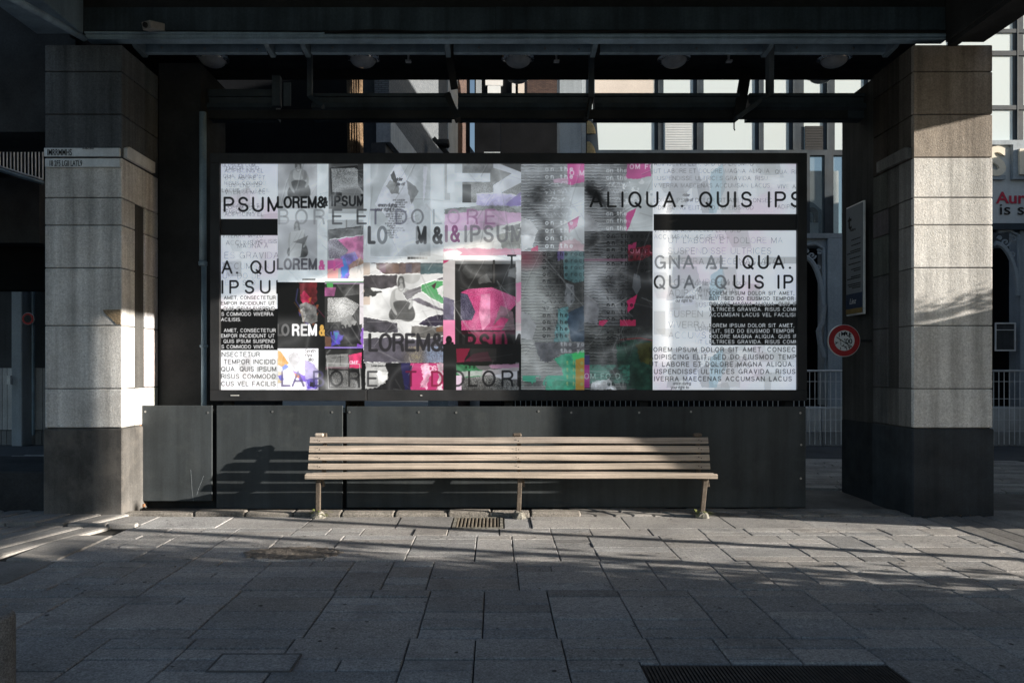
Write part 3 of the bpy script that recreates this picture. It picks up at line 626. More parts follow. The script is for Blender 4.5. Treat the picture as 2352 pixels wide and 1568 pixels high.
    # big dark words along the bottom
    text('LA', 646, 888, 37, 4.8, (.26, .22, .4), .72, .3, x1=700); text('B', 719, 888, 37, 4.8, (.12, .1, .3), .8); text('OR', 757, 888, 38, 4.8, (.06, .06, .065), .92, .3, x1=828, clip=(748, 800, 831, 895)); text('E', 843, 888, 37, 4.8, (.16, .16, .17), .85)
    text('T', 931, 888, 37, 4.8, (.35, .05, .16), .85); text('D', 990, 888, 37, 4.8, (.5, .07, .2), .9, clip=(839, 833, 1018, 895)); text('D', 1038, 888, 38, 4.8, (.12, .1, .12), .9, clip=(1048, 800, 1192, 895)); text('L', 1075, 888, 37, 4.8, (.07, .07, .07), .9); text('OR', 1107, 888, 38, 4.8, (.07, .07, .08), .92, .3, x1=1180); text('E', 1188, 888, 37, 4.8, (.06, .06, .06), .85)
    # ---------------- halftone columns 1197-1342 and 1342-1499
    def halftone(x0, y0, x1, y1, blobs, base, lo, hi, tint=None, per=3.4, amt=1.0):
        sl = box(x0, y0, x1, y1); v = np.full(DX[sl].shape, base, np.float32)
        for cx, cy, rx, ry, am, rot in blobs:
            u = (DX[sl] - cx) * math.cos(rot) + (DY[sl] - cy) * math.sin(rot); w = -(DX[sl] - cx) * math.sin(rot) + (DY[sl] - cy) * math.cos(rot)
            v += am * np.exp(-(u / rx) ** 2 - (w / ry) ** 2)
        v += (N2[sl] - .5) * .3
        line = .5 + .5 * np.cos(2 * np.pi * (DY[sl] + (N2[sl] - .5) * 1.8) / per)
        frac = np.clip(1.2 - (DX[sl] - x0) / (x1 - x0) * 1.25, 0.0, 1) * amt
        t = v * (1 - frac) + frac * np.clip((v - line) * 2.6 + .5, 0, 1)
        t = np.clip(t + (GR[sl] - .5) * .12, 0, 1)[..., None]
        put(sl, np.asarray(lo) * (1 - t) + np.asarray(hi) * t, 1)
    def words(s, x, y0, y1, pitch, h, w, col, a, x1, clip, hole=None, sh=0):
        y = y0; i = 0
        while y < y1:
            if hole and hole[0] <= y <= hole[1]:
                for k in range(7):
                    r = random.Random(int(y * 7) + k + int(x)); xx = x + k * (x1 - x) / 7
                    stroke([(xx, y - r.uniform(0, h)), (xx + r.uniform(3, 8), y - r.uniform(0, h)), (xx + r.uniform(2, 9), y - r.uniform(0, h))], w * r.uniform(.5, 1.1), col, a * .6, clip)
            else: text(s, x, y, h, w, col, a * (.7 + .3 * math.sin(i * 2.1) if sh else 1), .1, x1=x1, clip=clip)
            y += pitch; i += 1
    c = (1197, 377, 1342, 577)
    halftone(*c, [(1228,392,30,9,.25,0),(1240,448,26,34,-.55,.4),(1215,470,30,60,-.22,.3),(1262,520,50,9,-.45,.75),(1245,540,14,26,-.5,0),(1275,560,60,26,-.35,.3),(1205,470,12,70,-.15,0)], .68, (.07, .07, .075), (.83, .84, .86))
    sl = box(1290, 430, 1342, 560); put(sl, (.80, .82, .84), np.clip((DX[sl] - 1285) / 30, 0, 1) * .9)
    rect(1303, 377, 1342, 412, (.85, .3, .6)); poly([(1304,410),(1342,405),(1342,420),(1310,426),(1304,424)], (.85, .3, .6), 1, c, torn=1.6); poly([(1270,412),(1305,408),(1304,424),(1272,420)], (.85, .6, .74), .6, c, torn=1); text('OM', 1308, 404, 13, 2.2, (.93, .78, .87), .9, .1, x1=1342)
    poly([(1303,512),(1330,496),(1326,520),(1308,535)], (.82, .25, .52), 1, c, torn=.8); poly([(1285,556),(1318,548),(1342,560),(1342,577),(1283,577)], (.86, .62, .68), .7, c, torn=2); poly([(1197,498),(1218,506),(1236,530),(1226,548),(1197,546)], (.64, .64, .65), .97, c, tex=.15); poly([(1197,540),(1230,542),(1224,568),(1197,577)], (.78, .78, .79), .95, c, torn=1, tex=.15); poly([(1221,570),(1236,564),(1236,577),(1220,577)], (.82, .25, .4), 1, c, torn=1)
    words('on the', 1252, 394, 577, 17.6, 12, 2.2, (.86, .87, .89), .8, 1316, c, (425, 500)); creases(*c, 12, 61, .6, 2.2); wrinkle([(1197,500),(1230,520),(1262,530),(1300,512),(1330,496)], 2.4, c, .7); wrinkle([(1316,520),(1326,545),(1342,565)], 2.2, c, .6)
    c = (1197, 577, 1342, 785)
    halftone(*c, [(1212,620,30,40,.1,0),(1222,650,22,50,.42,.2),(1250,690,30,14,.35,.8),(1232,720,24,20,.4,0),(1300,640,50,60,-.28,0),(1262,600,30,30,-.2,0)], .42, (.06, .06, .065), (.74, .75, .74))
    sl = box(1197, 577, 1270, 640); put(sl, (.5, .1, .18), np.clip(1 - np.hypot((DX[sl] - 1205) / 55, (DY[sl] - 590) / 36), 0, 1) * .75)
    poly([(1293,577),(1342,577),(1342,645),(1320,650),(1296,640)], (.28, .45, .47), .75, c, tex=.4); poly([(1278,577),(1296,577),(1296,595),(1280,600)], (.35, .25, .6), .6, c, torn=1); poly([(1300,720),(1342,700),(1342,785),(1312,785)], (.16, .22, .29), .9, c, torn=1, tex=.4); poly([(1283,708),(1305,704),(1308,785),(1272,785)], (.25, .55, .58), .55, c, torn=2, tex=.5)
    poly([(1197,714),(1215,722),(1232,748),(1222,782),(1197,776)], (.55, .55, .56), .95, c, tex=.2); poly([(1300,650),(1318,655),(1320,690),(1308,705),(1296,690)], (.4, .41, .43), .8, c, tex=.2)
    words('on the', 1246, 588, 785, 15.6, 11, 2., (.10, .10, .105), .7, 1304, c, (655, 715)); words('rock', 1311, 588, 700, 15.6, 11, 1.9, (.14, .15, .16), .5, 1346, c); creases(*c, 12, 63, .55, 2.2); wrinkle([(1197,714),(1226,740),(1262,746)], 2, c, .6)
    c = (1197, 785, 1342, 895)
    halftone(*c, [(1205,820,18,40,.4,.3),(1240,840,30,20,.3,.6),(1270,800,40,16,-.25,0),(1225,880,30,10,-.35,0)], .45, (.06, .07, .07), (.76, .76, .75))
    poly([(1225,786),(1280,786),(1342,786),(1342,806),(1290,812),(1258,832),(1240,828)], (.3, .3, .32), .9, c, torn=1.4, tex=.4); poly([(1273,824),(1300,812),(1342,808),(1342,895),(1250,895),(1262,870),(1295,872),(1290,845)], (.15, .55, .4), .95, c, torn=1.6, seed=3, tex=.35); rect(1322, 820, 1342, 895, (.66, .45, .12), .9); poly([(1312,812),(1342,804),(1342,822),(1318,828)], (.2, .7, .35), .9, c, torn=1)
    sl = box(1200, 862, 1300, 895); put(sl, (.12, .6, .45), (N2[sl] > .53) * .8); words('the', 1300, 838, 895, 16, 11, 3, (.5, .6, .35), .6, 1340, c); words('the yo', 1287, 795, 812, 15, 11, 3, (.6, .6, .62), .6, 1342, c); creases(*c, 10, 65, .5)
    # 1342-1499
    c = (1342, 377, 1499, 531)
    halftone(*c, [(1362,390,20,20,-.2,0),(1372,440,24,30,-.55,.4),(1350,430,14,40,-.3,0),(1390,470,50,10,-.4,.75),(1400,500,50,24,-.25,.3),(1420,385,40,16,-.15,0)], .64, (.07, .07, .075), (.80, .81, .83))
    sl = box(1430, 400, 1499, 531); put(sl, (.74, .76, .77), np.clip((DX[sl] - 1425) / 25, 0, 1) * .92); sl = box(1430, 405, 1499, 470); put(sl, (.9, .9, .91), (N2[sl] > .58) * .7)
    poly([(1441,377),(1495,377),(1495,406),(1462,412),(1437,410)], (.82, .3, .58), 1, c, torn=1.2); text('OM FO', 1446, 389, 12, 2, (.9, .8, .86), .95, .08, x1=1502, clip=(1342, 377, 1495, 531)); poly([(1437,490),(1462,478),(1446,520),(1438,531)], (.78, .22, .5), 1, c, torn=.6); poly([(1342,486),(1360,500),(1376,516),(1372,531),(1342,531)], (.58, .58, .6), .97, c, tex=.2)
    words('on the', 1392, 397, 531, 16.5, 11.5, 2.1, (.84, .85, .87), .65, 1440, c, (420, 490)); creases(*c, 10, 71, .55, 2.2); wrinkle([(1342,484),(1368,505),(1400,506),(1440,480),(1462,470)], 2.2, c, .6); wrinkle([(1468,488),(1499,497)], 2, c, .6)
    c = (1342, 531, 1499, 749)
    halftone(*c, [(1352,640,24,44,.35,.3),(1375,665,16,50,.3,-.35),(1400,690,34,14,.4,.6),(1385,620,20,20,.2,0),(1365,560,30,20,-.14,0)], .20, (.055, .055, .06), (.66, .67, .69))
    sl = box(1440, 531, 1499, 749); put(sl, (.10, .10, .105), np.clip((DX[sl] - 1430) / 25, 0, 1) * .8)
    poly([(1443,562),(1462,556),(1460,575),(1443,590)], (.6, .08, .28), .95, c, torn=.8); poly([(1442,575),(1495,560),(1499,588),(1470,598),(1443,600)], (.38, .05, .1), .9, c, torn=1.6, tex=.5); text('OM FO', 1448, 582, 10, 1.4, (.75, .4, .52), .85, .1, x1=1500, clip=(1342, 531, 1499, 749)); rect(1342, 594, 1440, 600, (.45, .2, .32), .6)
    poly([(1440,690),(1464,676),(1456,706),(1440,720)], (.66, .08, .28), 1, c, torn=.8); rect(1424, 734, 1460, 748, (.62, .08, .24), .9); poly([(1376,736),(1400,734),(1386,748),(1374,748)], (.66, .1, .28), 1, c, torn=1); poly([(1342,676),(1366,686),(1376,710),(1372,746),(1342,738)], (.4, .4, .42), .96, c, tex=.3); poly([(1456,628),(1470,634),(1472,660),(1462,678),(1452,660)], (.27, .28, .3), .9, c, tex=.2)
    words('on the', 1393, 547, 749, 15.8, 11, 2., (.06, .06, .065), .8, 1454, c, (620, 690)); words('rock', 1462, 547, 640, 15.8, 11, 1.9, (.05, .05, .055), .8, 1499, c); creases(*c, 10, 73, .4, 2.2); wrinkle([(1342,674),(1376,700),(1404,706),(1440,684)], 2, c, .5); wrinkle([(1474,684),(1499,694)], 1.6, c, .5)
    c = (1342, 749, 1499, 895)
    halftone(*c, [(1372,762,30,14,.25,0),(1390,885,40,12,.45,0),(1350,770,20,20,-.1,0)], .12, (.055, .06, .06), (.62, .63, .63))
    poly([(1415,790),(1450,780),(1499,782),(1499,895),(1440,895),(1420,850)], (.05, .16, .12), .8, c, torn=2, tex=.6); poly([(1460,790),(1499,784),(1499,840),(1470,830)], (.2, .17, .04), .7, c, torn=2, tex=.6); sl = box(1354, 837, 1446, 880); put(sl, (.13, .52, .42), np.clip((N2[sl] - .3) * 4, 0, 1) * .85 * np.clip((.55 + .5 * np.cos(2 * np.pi * DY[sl] / 3.4)), 0, 1))
    rect(1342, 815, 1354, 838, (.2, .17, .4), .7); rect(1342, 838, 1354, 890, (.55, .1, .42), .9); text('OM FO D', 1342, 870, 13, 1.3, (.62, .78, .74), .8, .1, x1=1424); stroke([(1424,780),(1470,776),(1499,782)], 1.2, (.55, .08, .1), .9, c); poly([(1360,876),(1400,870),(1420,895),(1356,895)], (.7, .7, .72), .8, c, torn=2, tex=.6)
    words('on the', 1393, 765, 800, 15.8, 11, 2., (.05, .05, .055), .7, 1440, c); words('un the', 1395, 838, 895, 16, 10, 2.6, (.03, .08, .07), .8, 1450, c, (838, 880)); creases(*c, 10, 75, .4)
    for b_ in ((638, 377, 835, 648), (638, 800, 839, 895), (835, 377, 1018, 603), (835, 603, 1018, 833), (1018, 377, 1197, 597), (1197, 377, 1499, 577)): folds(*b_, .34)
    for b_ in ((638, 648, 835, 800), (839, 833, 1018, 895), (1018, 597, 1197, 895), (1197, 577, 1499, 895)): folds(*b_, .2)
    # ---------------- right text sheet 1499-1828
    rect(1499, 377, 1828, 895, LI); ghost(1501, 377, 1828, 492, 21); ghost(1501, 530, 1828, 700, 23); ghost(1501, 690, 1640, 895, 25); ghost(1640, 793, 1828, 895, 27, .08)
    c = (1501, 377, 1828, 895)
    for y0, y1, s in ((377, 490, 5), (612, 690, 6), (800, 890, 7)):
        cl = (1501, y0, 1740, y1)
        poly([(1545,y0),(1600,y0),(1610,y0+40),(1570,y0+70),(1540,y1),(1530,y1)], (.66, .66, .69), .55, cl, torn=1, seed=s); poly([(1600,y0+50),(1625,y0+35),(1640,y1),(1612,y1)], (.6, .6, .63), .55, cl, torn=1, seed=s + 9); poly([(1632,y0+20),(1660,y0),(1668,y0+44),(1645,y1),(1628,y1)], (.55, .70, .77), .55, cl, torn=1.2, seed=s + 4); poly([(1660,y0),(1690,y0),(1700,y1),(1655,y1)], (.7, .69, .70), .5, cl, torn=1, seed=s + 14)
    rect(1755, 590, 1828, 606, .55, .5); rect(1501, 714, 1528, 768, .7, .5); rect(1560, 714, 1633, 760, .76, .4); rect(1516, 590, 1660, 607, .6, .4)
    for s, x, yb in (('nider',1568,452),('ple of',1572,463),('erson during',1552,768-82),('our right to',1551,694),('nider',1630,679-60),('erson during',1545,884),('your right to',1540,893)):
        text(s, x, yb, 8, 1.8, (.42, .42, .44), .7, .1)
    for yb, s, x, h in ((381.5,'ADIPISCING ELIT, SED DO EIUSMOD',1501.5,10),(398,'UT LABORE ET DOLORE MAGNA ALIQUA',1501.5,10),(414.8,'SUSPENDISSE ULTRICES GRAVIDA. RISU',1501.5,10),(431.5,'VIVERRA MAECENAS ACCUMSAN LACUS',1501.5,10),(465.3,'LOREM IPSUM DOLOR SIT AMET, CONSEC',1501.5,10),(482,'ADIPISCING ELIT, SED DO EIUSMOD',1501.5,10),(534,'VIVERRA ADIPISCING ELIT SED',1502,10),(549,'ACCUMSAN LACUS VEL',1502,10.5),(559,'UT LABORE ET DOLORE MA',1535,14),(583.5,'SUSPENDISSE ULTRICES',1534.5,14.5),(607.5,'VIVERRA MAECENAS ACCU',1534.5,14.5),(610,'LOREM IPSUM DO',1700,8),(656,'LOREM IPSUM',1536,15),(680,'ADIPISCING',1536,15),(655,'LOREM IPSUM DOLOR',1597,9),(671,'ADIPISCING ELIT',1597,9),(688,'UT LABORE',1597,10),(705,'SUSPEN',1597,10),(728,'SUSPEN',1535,15),(753,'VIVERRA',1535,15),(760,'LOREM',1597,10),(777,'ACCUMS',1535,15),(790,'UT LABORE',1597,10),(812,'SUSPENDISSE',1597,10),(829,'VIVERRA MAECENAS',1597,10),(845,'ACCUMSAN LACUS',1597,10),(400,'QUA. RISUS',1780,10),(434,'VIVE ACU',1785,10),(480,'ADIPIS',1785,10)):
        text(s, x, yb, h, 1.05, (.26, .26, .28), .6, .3, clip=(1501, 377, 1828, 895), jit=1)
    text('ALIQUA. QUIS IPS', 1354, 477, 37, 5, INK, 1, .3, x1=1841, clip=(1340, 377, 1828, 492))
    rect(1501, 491.9, 1828, 529.4, BK)
    t = text('GNA AL', 1503, 618, 32, 4.6, (.45, .46, .48), .85, .3, x1=1672); text('IQUA.', 1689, 618, 32, 4.7, INK, 1, .3, x1=1817)
    text('QUA. Q', 1501, 663.6, 32, 4.6, (.38, .39, .41), .9, .3, x1=1668); text('UIS IP', 1684, 663.6, 32.5, 4.7, INK, 1, .3, x1=1822); text('Q', 1501, 663.6, 32, 4.6, INK, .9, .3, clip=(1495, 600, 1511, 670))
    rect(1633, 698.6, 1828, 792.6, BK)
    L = ['LOREM IPSUM DOLOR SIT AMET,', 'ELIT, SED DO EIUSMOD TEMPOR', 'DOLORE MAGNA ALIQUA. QUIS IP', 'ULTRICES GRAVIDA. RISUS COMM', 'ACCUMSAN LACUS VEL FACILISIS']
    tk = None
    for s, yb in zip(L + L[:4], (677.4, 689.8, 702.2, 714.5, 727, 751.6, 764.1, 776.6, 789)):
        if tk is None: tk = text(s, 1629.4, yb, 8.6, 1.05, INK, 1, x1=1823.8, clip=(1499, 377, 1828, 698.6))
        else: text(s, 1629.4, yb, 8.6, 1.05, INK, 1, tk, clip=(1499, 377, 1828, 698.6))
        if yb > 700:
            text(s, 1629.4, yb, 8.6, 1.05, (.9, .91, .93), 1, tk, clip=(1633, 698.6, 1828, 793)); text(s, 1629.4, yb, 8.6, 1.05, INK, 1, tk, clip=(1600, 698.6, 1633, 793))
    tk = None
    for s, yb in zip(['LOREM IPSUM DOLOR SIT AMET, CONSEC', 'ADIPISCING ELIT, SED DO EIUSMOD TEMP', 'UT LABORE ET DOLORE MAGNA ALIQUA.', 'SUSPENDISSE ULTRICES GRAVIDA. RISUS', 'VIVERRA MAECENAS ACCUMSAN LACUS V'], (808, 824.9, 841.7, 858.4, 875)):
        if tk is None: tk = text(s, 1491.5, yb, 11, 1.25, INK, 1, x1=1827, clip=(1480, 790, 1828, 895))
        else: text(s, 1491.5, yb, 11, 1.25, INK, 1, tk, clip=(1480, 790, 1828, 895))
    # mute inks, with extra muting up top standing in for shade, then mottle paper
    g_ = CV.mean(2, keepdims=True); CV[:] = g_ + (CV - g_) * np.where(DY[..., None] < 600, .70, .82).astype(np.float32); CV[:] = .035 + CV * .955
    CV[:] = np.clip(CV * (1 + (N1[..., None] - .5) * .07 + (GR[..., None] - .5) * .03), .02, 1)

paint()
POSTER = CV.reshape(PH // S, S, PW // S, S, 3).mean((1, 3))      # one colour per D pixel
# ------------------------------------------------------------------ light and camera
SUN_S, SUN_EL = .24, 12.5                         # the sun stands to the right and a little behind the camera
world = bpy.data.worlds.new("World"); scene.world = world; world.use_nodes = True
wn, wl = world.node_tree.nodes, world.node_tree.links
sky = wn.new('ShaderNodeTexSky'); sky.sky_type = 'NISHITA'; sky.sun_disc = False; sky.sun_elevation = R(SUN_EL)
sky.sun_rotation = math.atan2(1.0, -SUN_S); sky.air_density = 1.0; sky.dust_density = 1.6; sky.ozone_density = 1.2
wl.new(sky.outputs[0], wn['Background'].inputs[0]); wn['Background'].inputs[1].default_value = SKY_K
sun = bpy.data.lights.new('sun', 'SUN'); sun.energy = SUN_K; sun.angle = R(.45); sun.color = (1., .90, .77)
so = bpy.data.objects.new('sun', sun); COL.objects.link(so)
sd = Vector((-1, SUN_S, -math.tan(R(SUN_EL)) * math.hypot(1, SUN_S)))
so.rotation_euler = sd.to_track_quat('-Z', 'Y').to_euler(); so.location = (20, -4, 12)
cam = bpy.data.cameras.new('camera'); cam.sensor_width = 36; cam.lens = 36 * FPX / 2352
cam.shift_x = (1176 - VPX) / 2352; cam.shift_y = -(784 - VPY) / 2352; cam.clip_end = 4000; cam.clip_start = .05
co = bpy.data.objects.new('camera', cam); COL.objects.link(co); co.location = (0, 0, CAM_H); co.rotation_euler = (R(90), 0, 0); scene.camera = co
scene.view_settings.view_transform = 'Standard'; scene.view_settings.look = 'None'; scene.view_settings.exposure = 0; scene.view_settings.gamma = 1
scene.render.engine = 'CYCLES'; scene.cycles.use_denoising = True; scene.cycles.max_bounces = 8; scene.cycles.transparent_max_bounces = 12
scene.cycles.sample_clamp_indirect = 6

# ------------------------------------------------------------------ materials
m_stone = M('pale_granite', (.59, .595, .595), .88, .2, 1.2, .26, 65, .6, 60, streak=.42, tint=True, spec=.1, warm=.06, dist=.008, dirt=(.35, 1.9, (.34, .34, .34)), spots=.09)
m_plinth = M('dark_plinth_stone', (.075, .074, .073), .75, .35, 2.5, .2, 60, .4, streak=.35, tint=True, spec=.3, dirt=(.5, 3., (.16, .15, .14)), low=(0., .4, 1.6))
m_web = M('dark_blue_web_paint', (.055, .08, .10), .7, .35, 1.2, .15, 40, .3, streak=.4, spec=.2)
m_plinth_dark = M('blue_black_plinth', (.034, .042, .052), .75, .3, 2.5, .15, 60, .4, streak=.25, tint=True, spec=.2)  # right plinth's tone, darker and bluer than the left one's
m_steel = M('blue_grey_painted_steel', (.25, .35, .43), .6, .3, 2., .12, 50, .25, streak=.2, spec=.35, tint=True)
m_black = M('black_painted_metal', (.032, .034, .036), .8, .3, 2., .1, 40, .2, spec=.12)
m_soot = M('sooty_concrete', (.045, .048, .052), .95, .35, 1.5, .15, 40, .4, spec=.05)
m_frame = M('charcoal_frame_paint', (.026, .028, .032), .6, .3, 2.5, .1, 60, .2, streak=.15, spec=.35)
m_panel = M('grey_green_metal_panel', (.047, .056, .063), .65, .2, 1.1, .08, 45, .2, streak=.26, spec=.22, dirt=(.3, 3.2, (.085, .095, .097)), low=(0., .26, 1.45))
m_gutter = M('dark_gutter_steel', (.045, .062, .078), .6, .3, 2., .12, 50, .25, streak=.3, spec=.35)
m_rail = M('galvanised_steel', (.74, .77, .80), .5, .2, 4, .1, 60, .1, metal=.1)
m_screw = M('screw_steel', (.35, .35, .35), .4, .2, 20, .1, 90, .1, metal=.8)
m_rust = M('rusty_steel', (.24, .12, .06), .85, .45, 9, .3, 60, .5)
m_wood = M('weathered_bench_timber', (.50, .445, .395), .7, .22, 1.4, .06, 90, .3, spec=.2, tint=True, grain=.55)
m_leg = M('worn_iron', (.115, .095, .078), .7, .4, 9, .25, 70, .5, metal=.2)
m_foot = M('rough_concrete_foot', (.2, .195, .175), .95, .5, 14, .35, 60, 1., dist=.01)
m_pave = M('paving_stone', (.335, .34, .35), .82, .2, 1.1, .45, 75, .9, 70, tint=True, spec=.25, warm=.08, dist=.007, dirt=(.5, 1.7, (.18, .18, .185)), spots=.34)
m_joint = M('joint_dirt', (.032, .031, .03), .95, .3, 5, .2, 40, .5)
m_asph = M('dull_asphalt', (.085, .092, .102), .9, .25, .8, .25, 50, .4)
m_strip = M('worn_stone_strips', (.27, .265, .26), .75, .3, 2.2, .25, 60, .7, tint=True, dist=.006)
m_iron = M('cast_iron', (.035, .036, .04), .6, .35, 7, .2, 80, .5, metal=.3)
m_granite = M('speckled_granite', (.2, .2, .2), .8, .25, 9, .6, 110, .8, dist=.006)
m_plate = M('brushed_name_plate', (.62, .64, .66), .5, .18, 4, .08, 60, .15, streak=.1, metal=.25)
m_ink = M('black_lettering', (.012, .012, .013), .6, .1, 3, 0, 50, 0)
m_white = M('white_enamel', (.72, .73, .74), .5, .1, 3, .05, 40, .05)
m_red = M('red_enamel', (.40, .025, .03), .45, .15, 4, .05, 50, .05)
m_redl = M('red_shop_letters', (.55, .03, .07), .45, .1, 3, 0, 50, 0)
m_info = M('information_sheet', (.22, .25, .28), .5, .08, 3, .05, 50, .05)
m_navy = M('navy_print', (.022, .045, .095), .5, .15, 8, .05, 50, 0); m_gold = M('ochre_print', (.26, .18, .06), .5, .25, 9, .05, 50, 0)
m_fac = M('blue_grey_facade_render', (.34, .39, .44), .8, .15, 1.2, .12, 30, .3, streak=.15)
m_mull = M('grey_blue_window_frame', (.028, .042, .058), .55, .3, 2., .15, 30, .2, streak=.2)
m_fascia = M('pale_shop_fascia', (.60, .64, .67), .6, .08, 1.5, .05, 30, .1, streak=.06)
m_dark = M('dark_interior', (.008, .009, .011), .9, .4, .8, .1, 20, .1, spec=.05)
m_cream = M('cream_sign_face', (.8, .74, .62), .5, .08, 4, .05, 40, 0)
m_wall = M('tiled_plinth_wall', (.60, .62, .64), .85, .2, 1.5, .15, 40, .4, streak=.2, tint=True)
m_conc = M('dark_concrete', (.055, .06, .066), .9, .25, 1., .15, 25, .4, streak=.2)
m_band = M('pale_stone_band', (.34, .38, .42), .8, .15, 2, .15, 30, .3, streak=.2)
m_bark = M('furrowed_bark', (.17, .115, .07), .95, .5, 5, .4, 45, 1., streak=.5, dist=.03)
m_lampm = M('lamp_metal', (.88, .89, .9), .35, .2, 5, .05, 60, .1, metal=.2)
m_chrome = M('polished_lamp_rim', (.92, .93, .95), .22, .15, 6, .05, 60, .05, metal=.95)
m_lampg = M('lamp_glass', (.66, .68, .70), .12, .2, 6, .05, 60, .02, spec=.6)
m_cam = M('camera_housing', (.30, .30, .29), .5, .2, 7, .1, 60, .1)
m_leaf = M('weed_leaf', (.10, .12, .03), .8, .3, 20, 0, 50, 0)
m_pale = M('pale_blind', (.70, .74, .77), .6, .08, 2, 0, 30, 0)
m_beige = M('beige_roller_blind', (.66, .60, .55), .8, .08, 1.5, .08, 40, .1)
m_teal = M('reflected_roof_teal', (.13, .2, .25), .6, .2, 1, .1, 30, .1)

def brick_mat(name, c1, c2, mort, sc, off=.5):
    m = bpy.data.materials.new(name); m.use_nodes = True; N, L = m.node_tree.nodes, m.node_tree.links
    b = N['Principled BSDF']; b.inputs['Roughness'].default_value = .9; b.inputs['Specular IOR Level'].default_value = .15
    geo = N.new('ShaderNodeNewGeometry'); sp = N.new('ShaderNodeSeparateXYZ'); L.new(geo.outputs['Position'], sp.inputs[0])
    ad = N.new('ShaderNodeMath'); L.new(sp.outputs['X'], ad.inputs[0]); L.new(sp.outputs['Y'], ad.inputs[1])
    cb = N.new('ShaderNodeCombineXYZ'); L.new(ad.outputs[0], cb.inputs['X']); L.new(sp.outputs['Z'], cb.inputs['Y'])
    t = N.new('ShaderNodeTexBrick'); t.inputs['Scale'].default_value = sc; t.inputs['Color1'].default_value = (*c1, 1); t.inputs['Color2'].default_value = (*c2, 1); t.inputs['Mortar'].default_value = (*mort, 1)
    t.inputs['Mortar Size'].default_value = .03; t.inputs['Brick Width'].default_value = .9; t.inputs['Row Height'].default_value = .3
    L.new(cb.outputs[0], t.inputs['Vector']); L.new(t.outputs['Color'], b.inputs['Base Color'])
    bp = N.new('ShaderNodeBump'); bp.inputs['Strength'].default_value = .4; bp.inputs['Distance'].default_value = .01; L.new(t.outputs['Fac'], bp.inputs['Height']); bp.invert = True; L.new(bp.outputs['Normal'], b.inputs['Normal'])
    return m
m_brick = brick_mat('grey_brick', (.14, .155, .175), (.10, .115, .135), (.035, .04, .045), 9.)
m_brick2 = brick_mat('red_brown_brick', (.11, .075, .065), (.07, .05, .048), (.02, .02, .022), 9.)

m_glass = bpy.data.materials.new('sky_white_window_glass'); m_glass.use_nodes = True
gn, gl_ = m_glass.node_tree.nodes, m_glass.node_tree.links; gn.remove(gn['Principled BSDF'])
trn = gn.new('ShaderNodeBsdfTransparent'); trn.inputs[0].default_value = (.93, .96, .96, 1); dfn = gn.new('ShaderNodeBsdfDiffuse'); dfn.inputs[0].default_value = (.80, .90, .93, 1); tr = gn.new('ShaderNodeMixShader'); tr.inputs[0].default_value = .8  # white diffuse mixed into the panes stands in for bright sky
gl_.new(trn.outputs[0], tr.inputs[1]); gl_.new(dfn.outputs[0], tr.inputs[2]); gs = gn.new('ShaderNodeBsdfGlossy'); gs.inputs['Roughness'].default_value = .03; gs.inputs[0].default_value = (.9, .95, .97, 1)
fr = gn.new('ShaderNodeFresnel'); fr.inputs[0].default_value = 1.5; mxs = gn.new('ShaderNodeMixShader'); gl_.new(fr.outputs[0], mxs.inputs[0]); gl_.new(tr.outputs[0], mxs.inputs[1]); gl_.new(gs.outputs[0], mxs.inputs[2]); gl_.new(mxs.outputs[0], gn['Material Output'].inputs[0])

m_clear = m_glass.copy(); m_clear.name = 'clear_window_glass'
[n for n in m_clear.node_tree.nodes if n.type == 'MIX_SHADER' and not n.inputs[0].is_linked][0].inputs[0].default_value = .12
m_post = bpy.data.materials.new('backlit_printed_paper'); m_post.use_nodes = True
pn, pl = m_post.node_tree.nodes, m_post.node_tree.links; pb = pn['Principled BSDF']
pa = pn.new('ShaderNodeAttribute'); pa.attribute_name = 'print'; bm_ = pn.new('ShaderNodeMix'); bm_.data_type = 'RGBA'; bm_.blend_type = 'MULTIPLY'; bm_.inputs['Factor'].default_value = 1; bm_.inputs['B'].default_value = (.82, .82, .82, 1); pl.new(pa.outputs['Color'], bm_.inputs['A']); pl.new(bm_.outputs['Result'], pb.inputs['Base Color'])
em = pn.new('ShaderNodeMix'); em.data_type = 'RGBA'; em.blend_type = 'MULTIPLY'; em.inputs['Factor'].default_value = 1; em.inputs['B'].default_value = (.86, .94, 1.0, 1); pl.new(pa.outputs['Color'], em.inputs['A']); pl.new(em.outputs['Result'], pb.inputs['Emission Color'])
pb.inputs['Emission Strength'].default_value = POST_K; pb.inputs['Roughness'].default_value = .45; pb.inputs['Specular IOR Level'].default_value = .2

